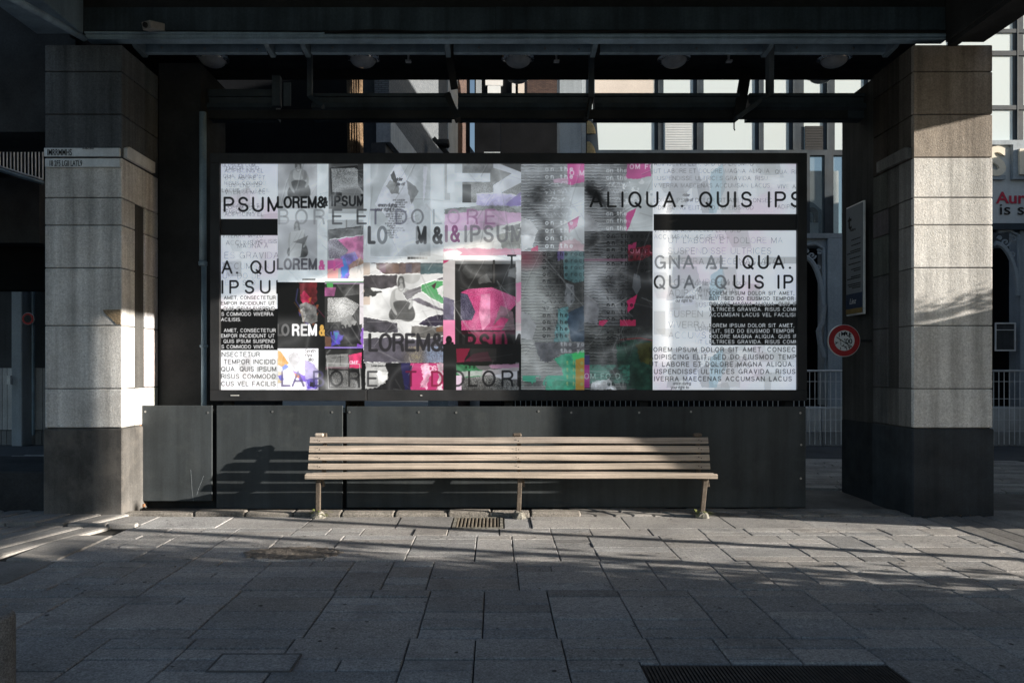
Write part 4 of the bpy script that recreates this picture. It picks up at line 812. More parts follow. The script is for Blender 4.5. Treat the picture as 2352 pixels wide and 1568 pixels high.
# ------------------------------------------------------------------ the ground
g = MB(); g.box(-400, 400, -30, 900, -.4, -.035); tag(g.build('ground', m_asph), kind='structure')
rg = random.Random(8)
pv = MB()
def slab(x0, x1, y0, y1, z=0., gap=.008, base=.9):
    t = base * rg.uniform(.82, 1.12) * (rg.uniform(.72, .85) if rg.random() < .05 else 1); w = rg.uniform(-.02, .03)
    zz = z + rg.uniform(-.004, .003); a, b = rg.uniform(-.0025, .0025), rg.uniform(-.0025, .0025)
    c = .006; tt = (t * (1 + w), t, t * (1 - w))
    X0, X1, Y0, Y1 = x0 + gap / 2, x1 - gap / 2, y0 + gap * .9, y1 - gap * .9
    vs = [(X0, Y0, -.03), (X1, Y0, -.03), (X1, Y1, -.03), (X0, Y1, -.03), (X0, Y0, zz - c), (X1, Y0, zz - c), (X1, Y1, zz - c), (X0, Y1, zz - c),
          (X0 + c, Y0 + c, zz + a), (X1 - c, Y0 + c, zz + b), (X1 - c, Y1 - c, zz - a), (X0 + c, Y1 - c, zz - b)]
    pv.add(vs, [(8,9,10,11),(4,5,9,8),(5,6,10,9),(6,7,11,10),(7,4,8,11),(0,1,5,4),(1,2,6,5),(2,3,7,6),(3,0,4,7)], tt)
MATX0, MATX1, MATY1 = .81, 2.18, 3.98
COVER = (-1.57, -1.11, 3.86, 4.10); GRATE = (-.45, .08, 7.36, 7.92); OVAL = (-1.81, 6.36, .42, .21)
Yb = 1.2; UNIT = .158
while Yb < 7.35:
    run = min(UNIT * rg.choice([4, 5, 6, 8]), 7.36 - Yb)
    if 7.36 - (Yb + run) < .3: run = 7.36 - Yb
    x = -9.2 + rg.choice([0, .12, .26, .4])
    while x < 9.4:
        w = rg.choice([.34, .40, .46, .52, .6, .7])
        y = Yb
        while y < Yb + run - .02:
            h = UNIT * rg.choice([1, 1, 1, 1, 2, 2, 3])
            h = min(h, Yb + run - y)
            if Yb + run - (y + h) < .09: h = Yb + run - y
            skip = (x + w > MATX0 - .02 and x < MATX1 + .02 and y < MATY1 + .02 and y + h > 3.0) 
            left = x + w < -3.72 and y > 5.45
            right = x > 4.70 and y + h > 6.35
            if not (left or right or skip):
                if w > .6 and rg.random() < .28:
                    q = x + w * rg.choice([.4, .5, .6]); slab(x, q, y, y + h); slab(q, x + w, y, y + h)
                else: slab(x, x + w, y, y + h)
            elif skip:
                for (a, b, c_, d) in ((x, min(x + w, MATX0), y, y + h), (max(x, MATX1), x + w, y, y + h), (max(x, MATX0), min(x + w, MATX1), max(y, MATY1), y + h)):
                    if b - a > .03 and d - c_ > .03: slab(a, b, c_, d)
            y += h
        x += w
    Yb += run
# the row along the foot of the panels
x = -3.72
while x < 4.7:
    w = rg.uniform(.7, 1.25); w = min(w, 4.72 - x) if 4.72 - x > .3 else 4.72 - x
    if x < GRATE[1] and x + w > GRATE[0]:
        if GRATE[0] - x > .05: slab(x, GRATE[0] - .01, 7.36, 7.93)
        slab(GRATE[1] + .01, max(x + w, GRATE[1] + .3), 7.36, 7.93); x = max(x + w, GRATE[1] + .3); continue
    slab(x, x + w, 7.36, 7.93, base=1.0); x += w
# floor of the portico, left strip by the pillar and the street side
for i in range(9): slab(-4.2 + i * .0, -4.2 + .01, 1, 1.02)
slab(-4.62, -3.72, 7.5, 7.93, .01); slab(-5.4, -4.63, 7.62, 7.93, .01)
pv.build('pavement', m_pave, kind='structure')
jb = MB(); jb.box(-9.3, 9.5, 1.1, 7.95, -.034, -.020); jb.build('pavement_joints', m_joint, kind='structure')

# rough kerb stones and setts under the bench line
kb = MB(); x = -4.12
while x < .4:
    w = rg.uniform(.35, .8); kb.box(x, x + w - .012, 7.94, 8.10 + rg.uniform(-.01, .02), -.03, .045 + rg.uniform(-.008, .01), rg.uniform(.7, 1.05), .015); x += w
kerb = kb.build('kerb', M('rough_kerb_granite', (.27, .255, .235), .9, .35, 5, .45, 55, 1., tint=True, dist=.014), kind='structure')
sb = MB()
for row in range(2):
    x = .42 + row * .1
    while x < 4.62:
        w = rg.uniform(.19, .27); y0 = 7.945 + row * .215; sk = .10
        z = .012 + rg.uniform(-.006, .008); t = rg.uniform(.65, 1.1)
        pts = [(x, y0), (x + w - .02, y0), (x + w - .02 - sk, y0 + .195), (x - sk, y0 + .195)]
        c = .014; inn = [(x + c, y0 + c), (x + w - .02 - c, y0 + c), (x + w - .02 - sk - c, y0 + .195 - c), (x - sk + c, y0 + .195 - c)]
        vs = [(p[0], p[1], -.03) for p in pts] + [(p[0], p[1], z - c) for p in pts] + [(p[0], p[1], z) for p in inn]
        sb.add(vs, [(8,9,10,11)] + [(4 + i, 4 + (i + 1) % 4, 8 + (i + 1) % 4, 8 + i) for i in range(4)] + [(i, (i + 1) % 4, 4 + (i + 1) % 4, 4 + i) for i in range(4)], t)
        x += w
sb.build('sett_paving', m_strip, kind='structure')
# floor under the canopy and out to the street: long worn strips
fb = MB()
fb.box(-4.3, 9.5, 8.37, 9.8, -.03, -.012, .5)
y = 9.8
while y < 13.0:
    h = rg.uniform(.13, .2)
    x = -9 + rg.uniform(0, 1.5)
    while x < 14:
        w = rg.uniform(1.4, 3.2); z = rg.uniform(-.004, .004)
        x1 = x + w - .02; k = .13
        vs = [(x, y - k * x * .0, -.03), (x1, y, -.03), (x1, y + h - .06, -.03), (x, y + h - .06, -.03)]
        vs = [(a, b - (a - 4) * k, c) for a, b, c in vs]; top = [(a, b + (.012 if i < 2 else -.012), .018 + z + (.012 if i > 1 else 0)) for i, (a, b, c) in enumerate(vs)]
        fb.add(vs + top, [(4,5,6,7),(0,1,5,4),(1,2,6,5),(2,3,7,6),(3,0,4,7)], rg.uniform(1.0, 1.45)); x += w
    y += h
fb.build('street_paving', m_strip, kind='structure')
rb = MB(); rb.box(-16, 18, 12.9, 15.25, -.03, -.006); rb.build('road', m_asph, kind='structure')
# long stone strips left and right of the slabs
def strips(name, x0, x1, y0, y1, pitch, tilt, z=0., wedge=.035, seed=1):
    r = random.Random(seed); mb = MB(); x = x0
    while x < x1:
        w = pitch * r.uniform(.9, 1.1); a, b = y0 + r.uniform(-.05, .05), y1 + r.uniform(-.06, .06); t = r.uniform(.75, 1.1); zz = z + r.uniform(-.004, .006)
        prof = [(0, -.03), (w - .02, -.03), (w - .02, zz + wedge * .2), (w - .055, zz + wedge), (0.01, zz + .004), (0, zz - .006)]
        vs = []
        for yy in (a, b):
            for (u, v) in prof: vs.append((x + u + (yy - y0) * tilt, yy, v))
        n = len(prof)
        mb.add(vs, [tuple(range(n)), tuple(range(2*n - 1, n - 1, -1))] + [(i, i + n, (i + 1) % n + n, (i + 1) % n) for i in range(n)], t); x += w
    return mb.build(name, m_strip, kind='structure')
strips('stone_strips', -8.6, -4.35, 6.15, 7.42, .27, .30, 0, .010, 1)
strips('stone_strips', -8.6, -4.40, 7.46, 8.12, .31, .30, .02, .012, 2)
strips('stone_strips', 4.74, 8.4, 6.4, 7.86, .225, 0., 0, .018, 3)
strips('stone_strips', -8.6, -4.5, 5.45, 6.12, .3, .30, -.004, .008, 4)
rgm = MB(); rgm.box(-4.55, -3.75, 5.45, 6.1, -.03, .0, .8, .01); rgm.box(-4.2, -3.75, 6.12, 7.0, -.03, .012, .95, .01); rgm.box(-4.45, -4.05, 7.42, 7.49, -.03, .03, 1.1, .01); rgm.box(-4.03, -3.74, 7.42, 7.49, -.03, .03, 1.0, .01); rgm.build('paving_margin', m_strip, kind='structure')
pu = MB(); pu.box(4.6, 9.4, 7.86, 15.25, -.034, -.014); pu.build('side_pavement', m_strip, kind='structure')

# ------------------------------------------------------------------ fittings in the ground
t = thing('ribbed_mat', (1.5, 3.6, 0), 'dark ribbed metal mat sunk in the paving at the bottom of the picture', 'floor mat')
mb = MB(); mb.box(MATX0, MATX1, 3.0, MATY1, -.03, -.012); mb.build('tray', m_iron, t)
mb = MB(); k = 0
while MATX0 + .008 + k * .021 < MATX1 - .012: mb.box(MATX0 + .008 + k * .021, MATX0 + .02 + k * .021, 3.02, MATY1 - .02, -.012, -.002); k += 1
mb.build('rib', m_iron, t, kind='stuff')
t = thing('drain_grate', (-.18, 7.6, 0), 'square iron drain grate with slots in front of the bench', 'drain grate')
mb = MB(); x0, x1, y0, y1 = GRATE
for a in ((x0, x1, y0, y0 + .035), (x0, x1, y1 - .035, y1), (x0, x0 + .03, y0 + .035, y1 - .035), (x1 - .03, x1, y0 + .035, y1 - .035)): mb.box(*a, -.03, .004)
mb.build('frame', m_foot, t)
mb = MB()
for i in range(12): xx = x0 + .036 + i * .0395; mb.box(xx, xx + .021, y0 + .036, y1 - .036, -.03, .0, 1, .003)
mb.build('bars', M('dusty_grate_iron', (.17, .15, .125), .85, .4, 12, .3, 70, .6), t)
mb = MB(); mb.box(x0, x1, y0, y1, -.0335, -.0305); mb.build('drain_pit', m_dark, t)
cx, cy, rx, ry = OVAL; mb = MB(); r = random.Random(3)
for ring in range(7):
    n = 8 + ring * 8
    for i in range(n):
        a = 2 * math.pi * i / n + r.uniform(-.12, .12); q = (ring + .5) / 7 * r.uniform(.9, 1.1)
        px, py = cx + rx * q * math.cos(a), cy + ry * q * math.sin(a); s = .032 * r.uniform(.6, 1.3)
        mb.lathe([(s, -.01), (s * .9, .004 * r.uniform(.4, 1.6)), (s * .5, .008 * r.uniform(.5, 1.4)), (.0005, .009)], (px, py, 0), 7, r.uniform(.7, 1.2))
mb.add([(cx + rx * (1 + r.uniform(-.08, .06)) * math.cos(6.283 * i / 44), cy + ry * (1 + r.uniform(-.12, .1)) * math.sin(6.283 * i / 44), .0065) for i in range(44)], [tuple(range(44))], .8)
mb.build('rough_cover', M('rough_patch_stone', (.24, .215, .19), .95, .4, 9, .45, 60, 1., tint=True, dist=.02)); o = bpy.data.objects['rough_cover']; tag(o, 'oval patch of rough lumpy stone set in the smooth paving', 'stone patch')
t = thing('inspection_cover', (-1.34, 3.98, 0), 'paving slab inspection cover with a thin metal rim near the bottom edge', 'inspection cover')
x0, x1, y0, y1 = COVER; mb = MB(); mb.box(x0 + .009, x1 - .009, y0 + .008, y1 - .008, -.005, .0075, .92, .003); mb.build('cover_slab', m_pave, t)
mb = MB()
for a in ((x0, x1, y0, y0 + .007), (x0, x1, y1 - .007, y1), (x0, x0 + .008, y0 + .007, y1 - .007), (x1 - .008, x1, y0 + .007, y1 - .007)): mb.box(*a, -.005, .009)
mb.build('rim', M('worn_cover_rim', (.10, .10, .105), .8, .3, 9, .2, 70, .3), t)
bo = MB(); bo.lathe([(.12, -.02), (.12, .36), (.116, .385), (.10, .398), (.0005, .40)], (-2.575, 3.62, 0), 32); o = bo.build('bollard', m_granite, smooth=True); tag(o, 'round speckled granite bollard cut by the lower left corner', 'bollard')
em_ = o.modifiers.new('edge', 'EDGE_SPLIT'); em_.split_angle = R(35)

# ------------------------------------------------------------------ pillars
COURSES = [0.0, .985, 1.42, 2.12, 2.76, 3.235, 3.54, 3.985, 4.465, 4.94, 5.24]
def pillar(name, X0, X1, side, label, group):
    Y0, Y1, Y2 = 7.93, 8.78, 9.62
    t = thing(name, ((X0 + X1) / 2, Y0, 0), label, 'pillar', group)
    r = random.Random(int(X0 * 10))
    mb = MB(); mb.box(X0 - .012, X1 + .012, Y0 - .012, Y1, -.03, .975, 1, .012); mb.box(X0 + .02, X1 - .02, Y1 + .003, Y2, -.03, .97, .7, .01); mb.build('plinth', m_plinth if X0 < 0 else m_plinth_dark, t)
    mb = MB(); up = MB()
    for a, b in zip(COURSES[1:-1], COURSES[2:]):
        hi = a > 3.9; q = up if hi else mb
        tt = r.uniform(.92, 1.06); tt = ((tt * .17, tt * .19, tt * .215) if X0 < 0 else (tt * .52, tt * .465, tt * .415)) if hi else (tt, tt, tt)  # left upper courses tinted dark for the roof's shade; right ones brown stone
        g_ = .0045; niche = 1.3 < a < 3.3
        side_shade = .20 if X0 > 0 else .95  # right pillar's inner side blocks carry their shade in the tint
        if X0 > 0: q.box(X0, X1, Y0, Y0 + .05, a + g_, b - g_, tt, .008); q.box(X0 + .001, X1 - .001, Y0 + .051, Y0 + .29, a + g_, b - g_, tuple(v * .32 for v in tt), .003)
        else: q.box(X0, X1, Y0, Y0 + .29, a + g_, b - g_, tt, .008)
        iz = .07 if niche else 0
        q.box(X0 + iz, X1 - iz, Y0 + .293, Y0 + .52, a + g_, b - g_, tuple(v * side_shade for v in tt), .004)
        q.box(X0, X1, Y0 + .523, Y1, a + g_, b - g_, tuple(v * r.uniform(.9, 1) * side_shade for v in tt), .008)
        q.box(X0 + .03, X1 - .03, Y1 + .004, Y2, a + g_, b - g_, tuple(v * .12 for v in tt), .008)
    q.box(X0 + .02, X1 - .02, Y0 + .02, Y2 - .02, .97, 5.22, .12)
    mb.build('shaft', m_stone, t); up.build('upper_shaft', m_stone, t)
    return t
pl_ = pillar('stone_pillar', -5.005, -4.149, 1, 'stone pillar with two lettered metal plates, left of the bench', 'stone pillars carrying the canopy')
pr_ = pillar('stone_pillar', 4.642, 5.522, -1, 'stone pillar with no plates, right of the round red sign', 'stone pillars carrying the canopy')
mb = MB(); mb.box(-5.0, -4.16, 7.905, 7.93, 3.99, 4.085, 1, .004); p1 = mb.build('name_plate', m_plate, pl_); p1['label'] = 'upper metal plate with black lettering'
mb = MB(); mb.box(-4.99, -4.158, 7.905, 7.93, 3.872, 3.968, 1, .004); p2 = mb.build('name_plate', m_plate, pl_); p2['label'] = 'lower metal plate with black lettering'
letters('lettering', 'IMRRMMHS', m_ink, p1, (-4.96, 7.904, 4.002), .098, .27, depth=.0015, bold=.001)
letters('lettering', 'INBCEIII', m_ink, p1, (-4.57, 7.904, 4.068), .022, .12, depth=.0015)
letters('lettering', '18 2F5 LGII LATL9', m_ink, p2, (-4.935, 7.904, 3.884), .088, .36, depth=.0015, bold=.001)
for par, xx, s in ((pl_, -4.149, 1), (pr_, 4.642, -1)):
    mb = MB(); pts = [(7.96, 3.99), (7.96, 4.10), (8.02, 4.13), (8.62, 4.13), (8.62, 4.0)]
    mb.prism(pts, 'x', xx, xx + s * .045, 1.0 if s > 0 else .30); mb.build('ledge', m_plate if s > 0 else m_stone, par, .006)
# spalled patch on the left pillar
mb = MB(); pts = jag_pts = [(-4.36, 2.295), (-4.162, 2.30), (-4.160, 2.13), (-4.21, 2.135), (-4.26, 2.19), (-4.31, 2.23), (-4.34, 2.26)]
mb.prism(pts, 'y', 7.924, 7.93); mb.build('spalled_patch', M('exposed_mortar', (.27, .21, .14), .95, .3, 12, .3, 60, 1., dist=.01), pl_)

# ------------------------------------------------------------------ canopy
t = thing('canopy', (0, 8.2, 5.3), 'dark steel canopy with beams and gutters spanning between the two pillars', 'canopy')
mb = MB(); mb.box(-4.75, 5.5, 7.96, 8.04, 5.345, 6.45); mb.build('lintel', m_black, t)
mb = MB(); mb.tube((-4.55, 7.945, 5.335), (5.02, 7.945, 5.345), .024, 10); mb.box(-4.55, 5.02, 7.925, 8.05, 5.30, 5.312); mb.build('lintel_flange', m_steel, t, smooth=False)
for i, (a, b) in enumerate(((-4.72, 0.), (0.004, 5.4))):
    mb = MB(); mb.box(a, b, 7.944, 7.958, 5.40 + i * .01, 5.66 + i * .004); mb.build('web_plate', m_web, t)
br = [318, 618, 700, 1028, 1365, 1765, 2050]
for a, b in zip(br[:-1], br[1:]):
    xa, xb = WX(a + 14, 8.3), WX(b - 6, 8.3); mb = MB(); mb.box(xa, xb, 8.3, 8.315, 5.315, 5.425); mb.box(xa, xb, 8.315, 8.37, 5.315, 5.327); mb.build('channel_beam', m_steel, t, .004)
for x in br:
    xa = WX(x, 8.2); mb = MB(); mb.prism([(8.06, 5.62), (8.06, 5.34), (8.14, 5.30), (8.36, 5.28), (8.40, 5.34), (8.40, 5.62)], 'x', xa - .028, xa + .028, .6); mb.build('bracket', m_steel, t, .004)
mb = MB(); mb.box(-4.9, 5.2, 8.42, 9.58, 5.655, 5.72); mb.build('soffit', m_soot, t)
mb = MB(); mb.box(-4.9, 5.2, 9.6, 9.66, 5.545, 6.3); mb.build('fascia', m_black, t)
for i, x in enumerate((372, 470, 590, 764, 900, 990, 1100, 1252, 1330, 1450, 1600, 1712, 1830, 1960)):
    mb = MB(); q = W(x, 110 + (i % 3) * 2, 8.3); mb.lathe([(.0005, .012), (.011, .010), (.014, 0)], (0, 0, 0), 10); mb.v = [(q[0] + vx, 8.2995 - vz, q[2] + vy) for vx, vy, vz in mb.v]; mb.build('bolt', m_screw, t)
mb = MB(); mb.path([(WX(x, 7.93), 7.93, WZ(72 + 3 * math.sin(x * .02), 7.93)) for x in range(640, 2000, 40)], .007, 6); mb.build('cable', m_black, t)
# gutter: folded profile, several lengths
G = [(9.0, 5.165), (9.0, 5.075), (9.03, 5.075), (9.04, 5.0), (8.985, 4.985), (8.965, 4.925), (9.0, 4.915), (9.03, 4.90), (9.03, 4.805), (9.2, 4.805), (9.2, 5.165)]
for i, (a, b) in enumerate(((330, 634), (716, 1036), (1052, 1352), (1366, 1700), (1722, 1990))):
    mb = MB(); mb.prism([(u, v - (.05 if i and v > 5.1 else 0)) for u, v in G], 'x', WX(a, 9.), WX(b, 9.)); mb.build('gutter', m_gutter, t, .003)
mb = MB(); mb.box(WX(460, 9.05), WX(1945, 9.05), 9.022, 9.06, 4.80, 4.915); mb.build('gutter_apron', m_black, t)
def brace(p, q, w, h, name='brace', m=None):
    mb = MB(); mb.bar(p, q, w, h, up=(0, 1, 0)); mb.build(name, m or m_gutter, t, .004)
brace(W(636, 176, 8.85), W(636, 246, 8.85), .10, .09); brace(W(660, 190, 8.8), W(660, 244, 8.8), .09, .02)
brace(W(712, 120, 8.8), W(712, 222, 8.9), .06, .07); brace(W(712, 222, 8.9), W(742, 246, 8.7), .05, .05)
brace(W(1030, 120, 8.8), W(1044, 205, 8.9), .09, .08, m=m_black); brace(W(1028, 218, 8.7), W(1052, 276, 8.5), .07, .08, m=m_black)
brace(W(1358, 120, 8.8), W(1358, 226, 8.8), .065, .08); brace(W(1358, 226, 8.8), W(1346, 274, 8.6), .06, .07, m=m_black); brace(W(1357, 228, 8.6), W(1350, 272, 8.55), .02, .03)
brace(W(1768, 88, 8.2), W(1768, 216, 8.7), .07, .08); brace(W(1766, 218, 8.7), W(1692, 272, 8.5), .05, .07); brace(W(1714, 160, 9.3), W(1696, 268, 8.9), .13, .06, m=m_black)
mb = MB(); mb.path([W(1686, 270, 8.5), W(1686, 296, 8.5), W(1688, 300, 8.5)], .008); mb.build('hook', m_black, t)
mb = MB(); mb.box(-5.1, -4.58, 3.2, 7.94, 5.36, 5.9, .75); mb.build('side_beam', m_steel, t, .01)
mb = MB(); mb.path([W(192, 88, 7.9), W(112, 42, 6.9), W(28, -4, 6.05), W(-60, -52, 5.4)], .035, 10); mb.build('side_pipe', m_steel, t, smooth=True)
mb = MB(); mb.box(5.0, 5.43, 1.5, 7.94, 5.265, 5.95); mb.build('side_beam', m_black, t, .01)
mb = MB(); mb.box(5.02, 5.12, 1.5, 7.93, 5.22, 5.262); mb.build('beam_trim', m_black, t)
mb = MB(); mb.box(-5.3, 5.45, ROOF_Y0, 9.0, 6.46, 6.7); mb.build('roof_slab', m_soot, t)
mb = MB(); mb.tube((-4.56, 7.93, 5.372), (-1.9, 7.93, 5.36), .014, 8); mb.build('cable', m_steel, t)

# dome lamps
def lamp_at(x, Yl, zl): return (WX(x, Yl), Yl, zl)
lp = thing('dome_lamp', lamp_at(489, 9.2, 5.65), 'round dome lamp under the canopy, first from the left pillar', 'ceiling lamp', 'dome lamps under the canopy')
mb = MB(); c = Vector(lp.location); mb.lathe([(.15, .004), (.213, -.002), (.216, -.016), (.205, -.026), (.165, -.030)], c, 36); mb.build('rim', m_chrome, lp, smooth=True)
mb = MB(); mb.lathe([(.164, -.028)] + [(.164 * math.cos(a), -.03 - .095 * math.sin(a)) for a in [i * math.pi / 20 for i in range(1, 10)]] + [(.0005, -.125)], c, 36); mb.build('dome', m_lampg, lp, smooth=True)
mb = MB(); mb.lathe([(.1655, -.029), (.172, -.033), (.166, -.044)], c, 36); mb.build('trim_ring', m_chrome, lp, smooth=True)
for x, l in ((834, 'round dome lamp second from the left, above the collage of torn paper'), (1190, 'round dome lamp in the middle of the canopy row'), (1548, 'round dome lamp second from the right pillar'), (1916, 'round dome lamp nearest the right pillar')):
    dup(lp, lamp_at(x, 9.2, 5.65), l)
for x, l in ((1190, 'dome lamp half hidden behind the canopy edge, below the middle lamp'), (1887, 'dome lamp half hidden behind the canopy edge, below the last lamp on the right')):
    o = dup(lp, lamp_at(x, 9.9, 5.73), l, 'dome lamps behind the canopy edge')
mb = MB(); mb.box(WX(1150, 9.9), WX(1930, 9.9), 9.8, 10.0, 5.734, 5.76); mb.build('lamp_rail', m_black, t)
mb = MB(); mb.box(WX(1500, 9.9), WX(1520, 9.9), 9.66, 9.81, 5.735, 5.758); mb.build('lamp_rail_arm', m_black, t)
for x, l in ((1278, 'small bracket hung between the middle lamp and the next on its right'), (938, 'small bracket hung left of the middle dome lamp'), (1674, 'small bracket hung right of the fourth dome lamp')):
    o = MB(); a = WX(x, 9.1); o.box(a - .012, a + .012, 9.09, 9.11, 5.56, 5.655); o.box(a - .035, a + .035, 9.06, 9.12, 5.54, 5.562)
    tag(o.build('cable_clip', m_lampm), l, 'bracket', 'small brackets between the lamps')
t = thing('security_camera', W(355, 66, 7.9), 'small pale grey security camera on the beam above the left pillar', 'camera')
mb = MB(); c = Vector(t.location); a = c + Vector((.06, .13, .05)); b = c + Vector((-.045, -.10, -.01)); mb.bar(a, b, .13, .085); mb.build('housing', m_cam, t, .008)
mb = MB(); mb.tube(b + Vector((.0, .002, 0)), b + Vector((-.008, -.022, -.004)), .028, 16); mb.build('lens', m_black, t)
mb = MB(); mb.tube(c + Vector((.02, .05, .0)), c + Vector((.02, .06, -.06)), .014, 8); mb.build('bracket', m_black, t)

# ------------------------------------------------------------------ billboard
YB = 8.55
t = thing('billboard', (WX(1168, YB), YB, 0), 'wide black framed billboard covered with a collage of torn posters', 'billboard')
X0, X1, Z0, Z1 = WX(486, YB), WX(1850, YB), WZ(920, YB), WZ(354, YB)
x0, x1, z0, z1 = WX(508, YB), WX(1828, YB), WZ(895, YB), WZ(377, YB)
def rail(a, b, c_, d, lab): 
    mb = MB(); mb.box(a, b, YB - .05, YB + .16, c_, d); o = mb.build('frame_rail', m_frame, t, .006); o['label'] = lab
rail(X0, X1, z1, Z1, 'top rail of the frame'); rail(X0, x0, z0, z1, 'left upright of the frame'); rail(x1, X1, z0, z1, 'right upright of the frame')
xm = WX(844, YB); rail(X0, xm - .003, Z0, z0, 'left length of the bottom rail'); rail(xm + .003, X1, Z0, z0, 'right length of the bottom rail')
mb = MB(); mb.box(X0 + .03, X1 - .03, YB + .02, YB + .15, Z0 + .03, Z1 - .03); mb.build('back_panel', m_black, t)
for x in (520, 1168, 1480, 1815):
    mb = MB(); a = WX(x, YB); mb.box(a - .05, a + .05, YB + .03, YB + .13, -.03, Z0 - .002); mb.build('post', m_black, t)
for i, x in enumerate((543, 968)):
    mb = MB(); a = WX(x, YB); mb.box(a - .05 + i * .04, a + .05 - i * .035, YB - .056, YB - .0505, Z0 + .062, Z0 + .070); mb.build('catch', m_white, t)
LIN = np.where(POSTER <= .04045, POSTER / 12.92, ((POSTER + .055) / 1.055) ** 2.4).astype(np.float32)
def sheet(ax, ay, bx, by, lab, lift):
    nx, ny = bx - ax, by - ay
    xs = np.arange(nx) + ax + .5; ys = np.arange(ny) + ay + .5
    xs[0], xs[-1], ys[0], ys[-1] = ax, bx, ay, by
    Xg, Yg = np.meshgrid((xs - VPX) * YB / FPX, CAM_H - (ys - VPY) * YB / FPX)
    o0 = wloc(t)
    co = np.stack([Xg - o0.x, np.full_like(Xg, -lift), Yg - o0.z], -1).reshape(-1, 3).astype(np.float32)
    idx = np.arange(nx * ny).reshape(ny, nx)
    q = np.stack([idx[1:, :-1], idx[1:, 1:], idx[:-1, 1:], idx[:-1, :-1]], -1).reshape(-1)
    me = bpy.data.meshes.new('poster'); me.vertices.add(nx * ny); me.vertices.foreach_set('co', co.ravel())
    nf = len(q) // 4; me.loops.add(len(q)); me.loops.foreach_set('vertex_index', q.astype(np.int32)); me.polygons.add(nf); me.polygons.foreach_set('loop_start', np.arange(nf, dtype=np.int32) * 4)
    me.update(); me.validate()
    ca = me.color_attributes.new('print', 'FLOAT_COLOR', 'POINT'); c4 = np.ones((nx * ny, 4), np.float32); c4[:, :3] = LIN[ay - PY0:by - PY0, ax - PX0:bx - PX0].reshape(-1, 3); ca.data.foreach_set('color', c4.ravel())
    me.materials.append(m_post); o = bpy.data.objects.new('poster', me); COL.objects.link(o); o.parent = t; o['label'] = lab
for k, (a, b, c_, d, lab) in enumerate((
    (508, 377, 638, 895, 'white text sheet with a black bar, at the left end of the billboard'), (638, 377, 754, 481, 'grey poster of a seated figure above the first LOREM'),
    (754, 377, 835, 505, 'grey poster of a television screen'), (638, 481, 754, 648, 'pale poster of a figure above the second LOREM'), (754, 505, 835, 648, 'torn pink and violet poster'),
    (638, 648, 746, 800, 'black poster with a crimson figure'), (746, 648, 835, 800, 'small poster of a television on black'), (638, 800, 839, 895, 'white and violet poster beside a black one'),
    (835, 377, 1018, 603, 'pale poster with a column of newsprint'), (835, 603, 1018, 833, 'grey poster of a figure among torn strips and a green scrap'), (839, 833, 1018, 895, 'low strip of black and hot pink'),
    (1018, 377, 1197, 597, 'pale poster with giant white letters and a pink band'), (1018, 597, 1197, 790, 'black poster with a bright pink television screen'), (1018, 790, 1197, 895, 'black strip with the end of DOLORE'),
    (1197, 377, 1342, 577, 'pale striped halftone poster with a pink corner'), (1197, 577, 1342, 785, 'grey striped halftone poster with a teal side'), (1197, 785, 1342, 895, 'striped poster with green and orange'),
    (1342, 377, 1499, 531, 'pale striped poster under the word ALIQUA'), (1342, 531, 1499, 749, 'dark striped poster with red scraps'), (1342, 749, 1499, 895, 'almost black poster with teal paint'),
    (1499, 377, 1828, 895, 'large white text sheet with black bars, at the right end'))):
    sheet(a, b, c_, d, lab, .004 + (k % 3) * .001)

# ------------------------------------------------------------------ dark wall beside the billboard and its pipe
mb = MB(); mb.box(-4.145, -3.63, 8.79, 9.6, -.03, 5.4); tag(mb.build('dark_wall', m_black), 'plain black wall between the left pillar and the billboard', 'wall')
t = thing('drainpipe', (WX(466, 8.75), 8.75, 0), 'grey blue drainpipe running down beside the left end of the billboard', 'pipe')
mb = MB(); a = WX(466, 8.75); mb.tube((a, 8.75, 2.95), (a, 8.75, 4.78), .042, 14); mb.build('upper_pipe', m_steel, t, smooth=True); mb = MB(); mb.tube((a + .012, 8.75, -.02), (a + .012, 8.75, 2.94), .032, 14); mb.build('pipe', m_steel, t, smooth=True)
mb = MB(); mb.lathe([(.043, 0), (.052, .01), (.052, .05), (.043, .06)], (a, 8.75, 2.90), 14); mb.build('collar', m_steel, t, smooth=True); mb = MB(); mb.lathe([(.033, 0), (.05, .01), (.05, .03), (.033, .04)], (a + .012, 8.75, 1.9), 14); mb.build('collar', m_steel, t, smooth=True)

# ------------------------------------------------------------------ low metal panels
YP = 8.38
def panel(xa, xb, za, zb, screws, label):
    a, b = WX(xa, YP), WX(xb, YP)
    t = thing('metal_panel', ((a + b) / 2, YP, 0), label, 'metal panel', 'low metal panels under the billboard')
    mb = MB(); mb.box(a, b, YP, YP + .03, za, zb); mb.build('sheet', m_panel, t, .006)
    mb = MB(); mb.box(a + .02, b - .02, YP + .032, YP + .10, za + .06, zb - .05); mb.build('backing_frame', m_black, t)
    for (x, y) in screws:
        mb = MB(); p = W(x, y, YP); mb.lathe([(.0005, 0), (.011, .0), (.013, .0035), (.0005, .0036)], (0, 0, 0), 12)
        mb.v = [(p[0] + vx, YP - vz - .001, p[2] + vy) for vx, vy, vz in mb.v]; mb.build('screw', m_screw, t)
    return t
pn1 = panel(324, 487, .09, WZ(931, YP), ((334, 945), (478, 947)), 'narrow grey green metal panel beside the left pillar')
pn2 = panel(497, 787, .0, WZ(931, YP), ((626, 945), (763, 946)), 'grey green metal panel behind the shadow of the bench')
panel(796, 1851, .015, WZ(933, YP), ((803, 946), (962, 946), (1048, 947), (1237, 944), (1312, 947), (1468, 947), (1587, 945), (1838, 948), (1840, 1021), (1839, 1098)), 'longest metal panel behind the bench, dark in its right half')
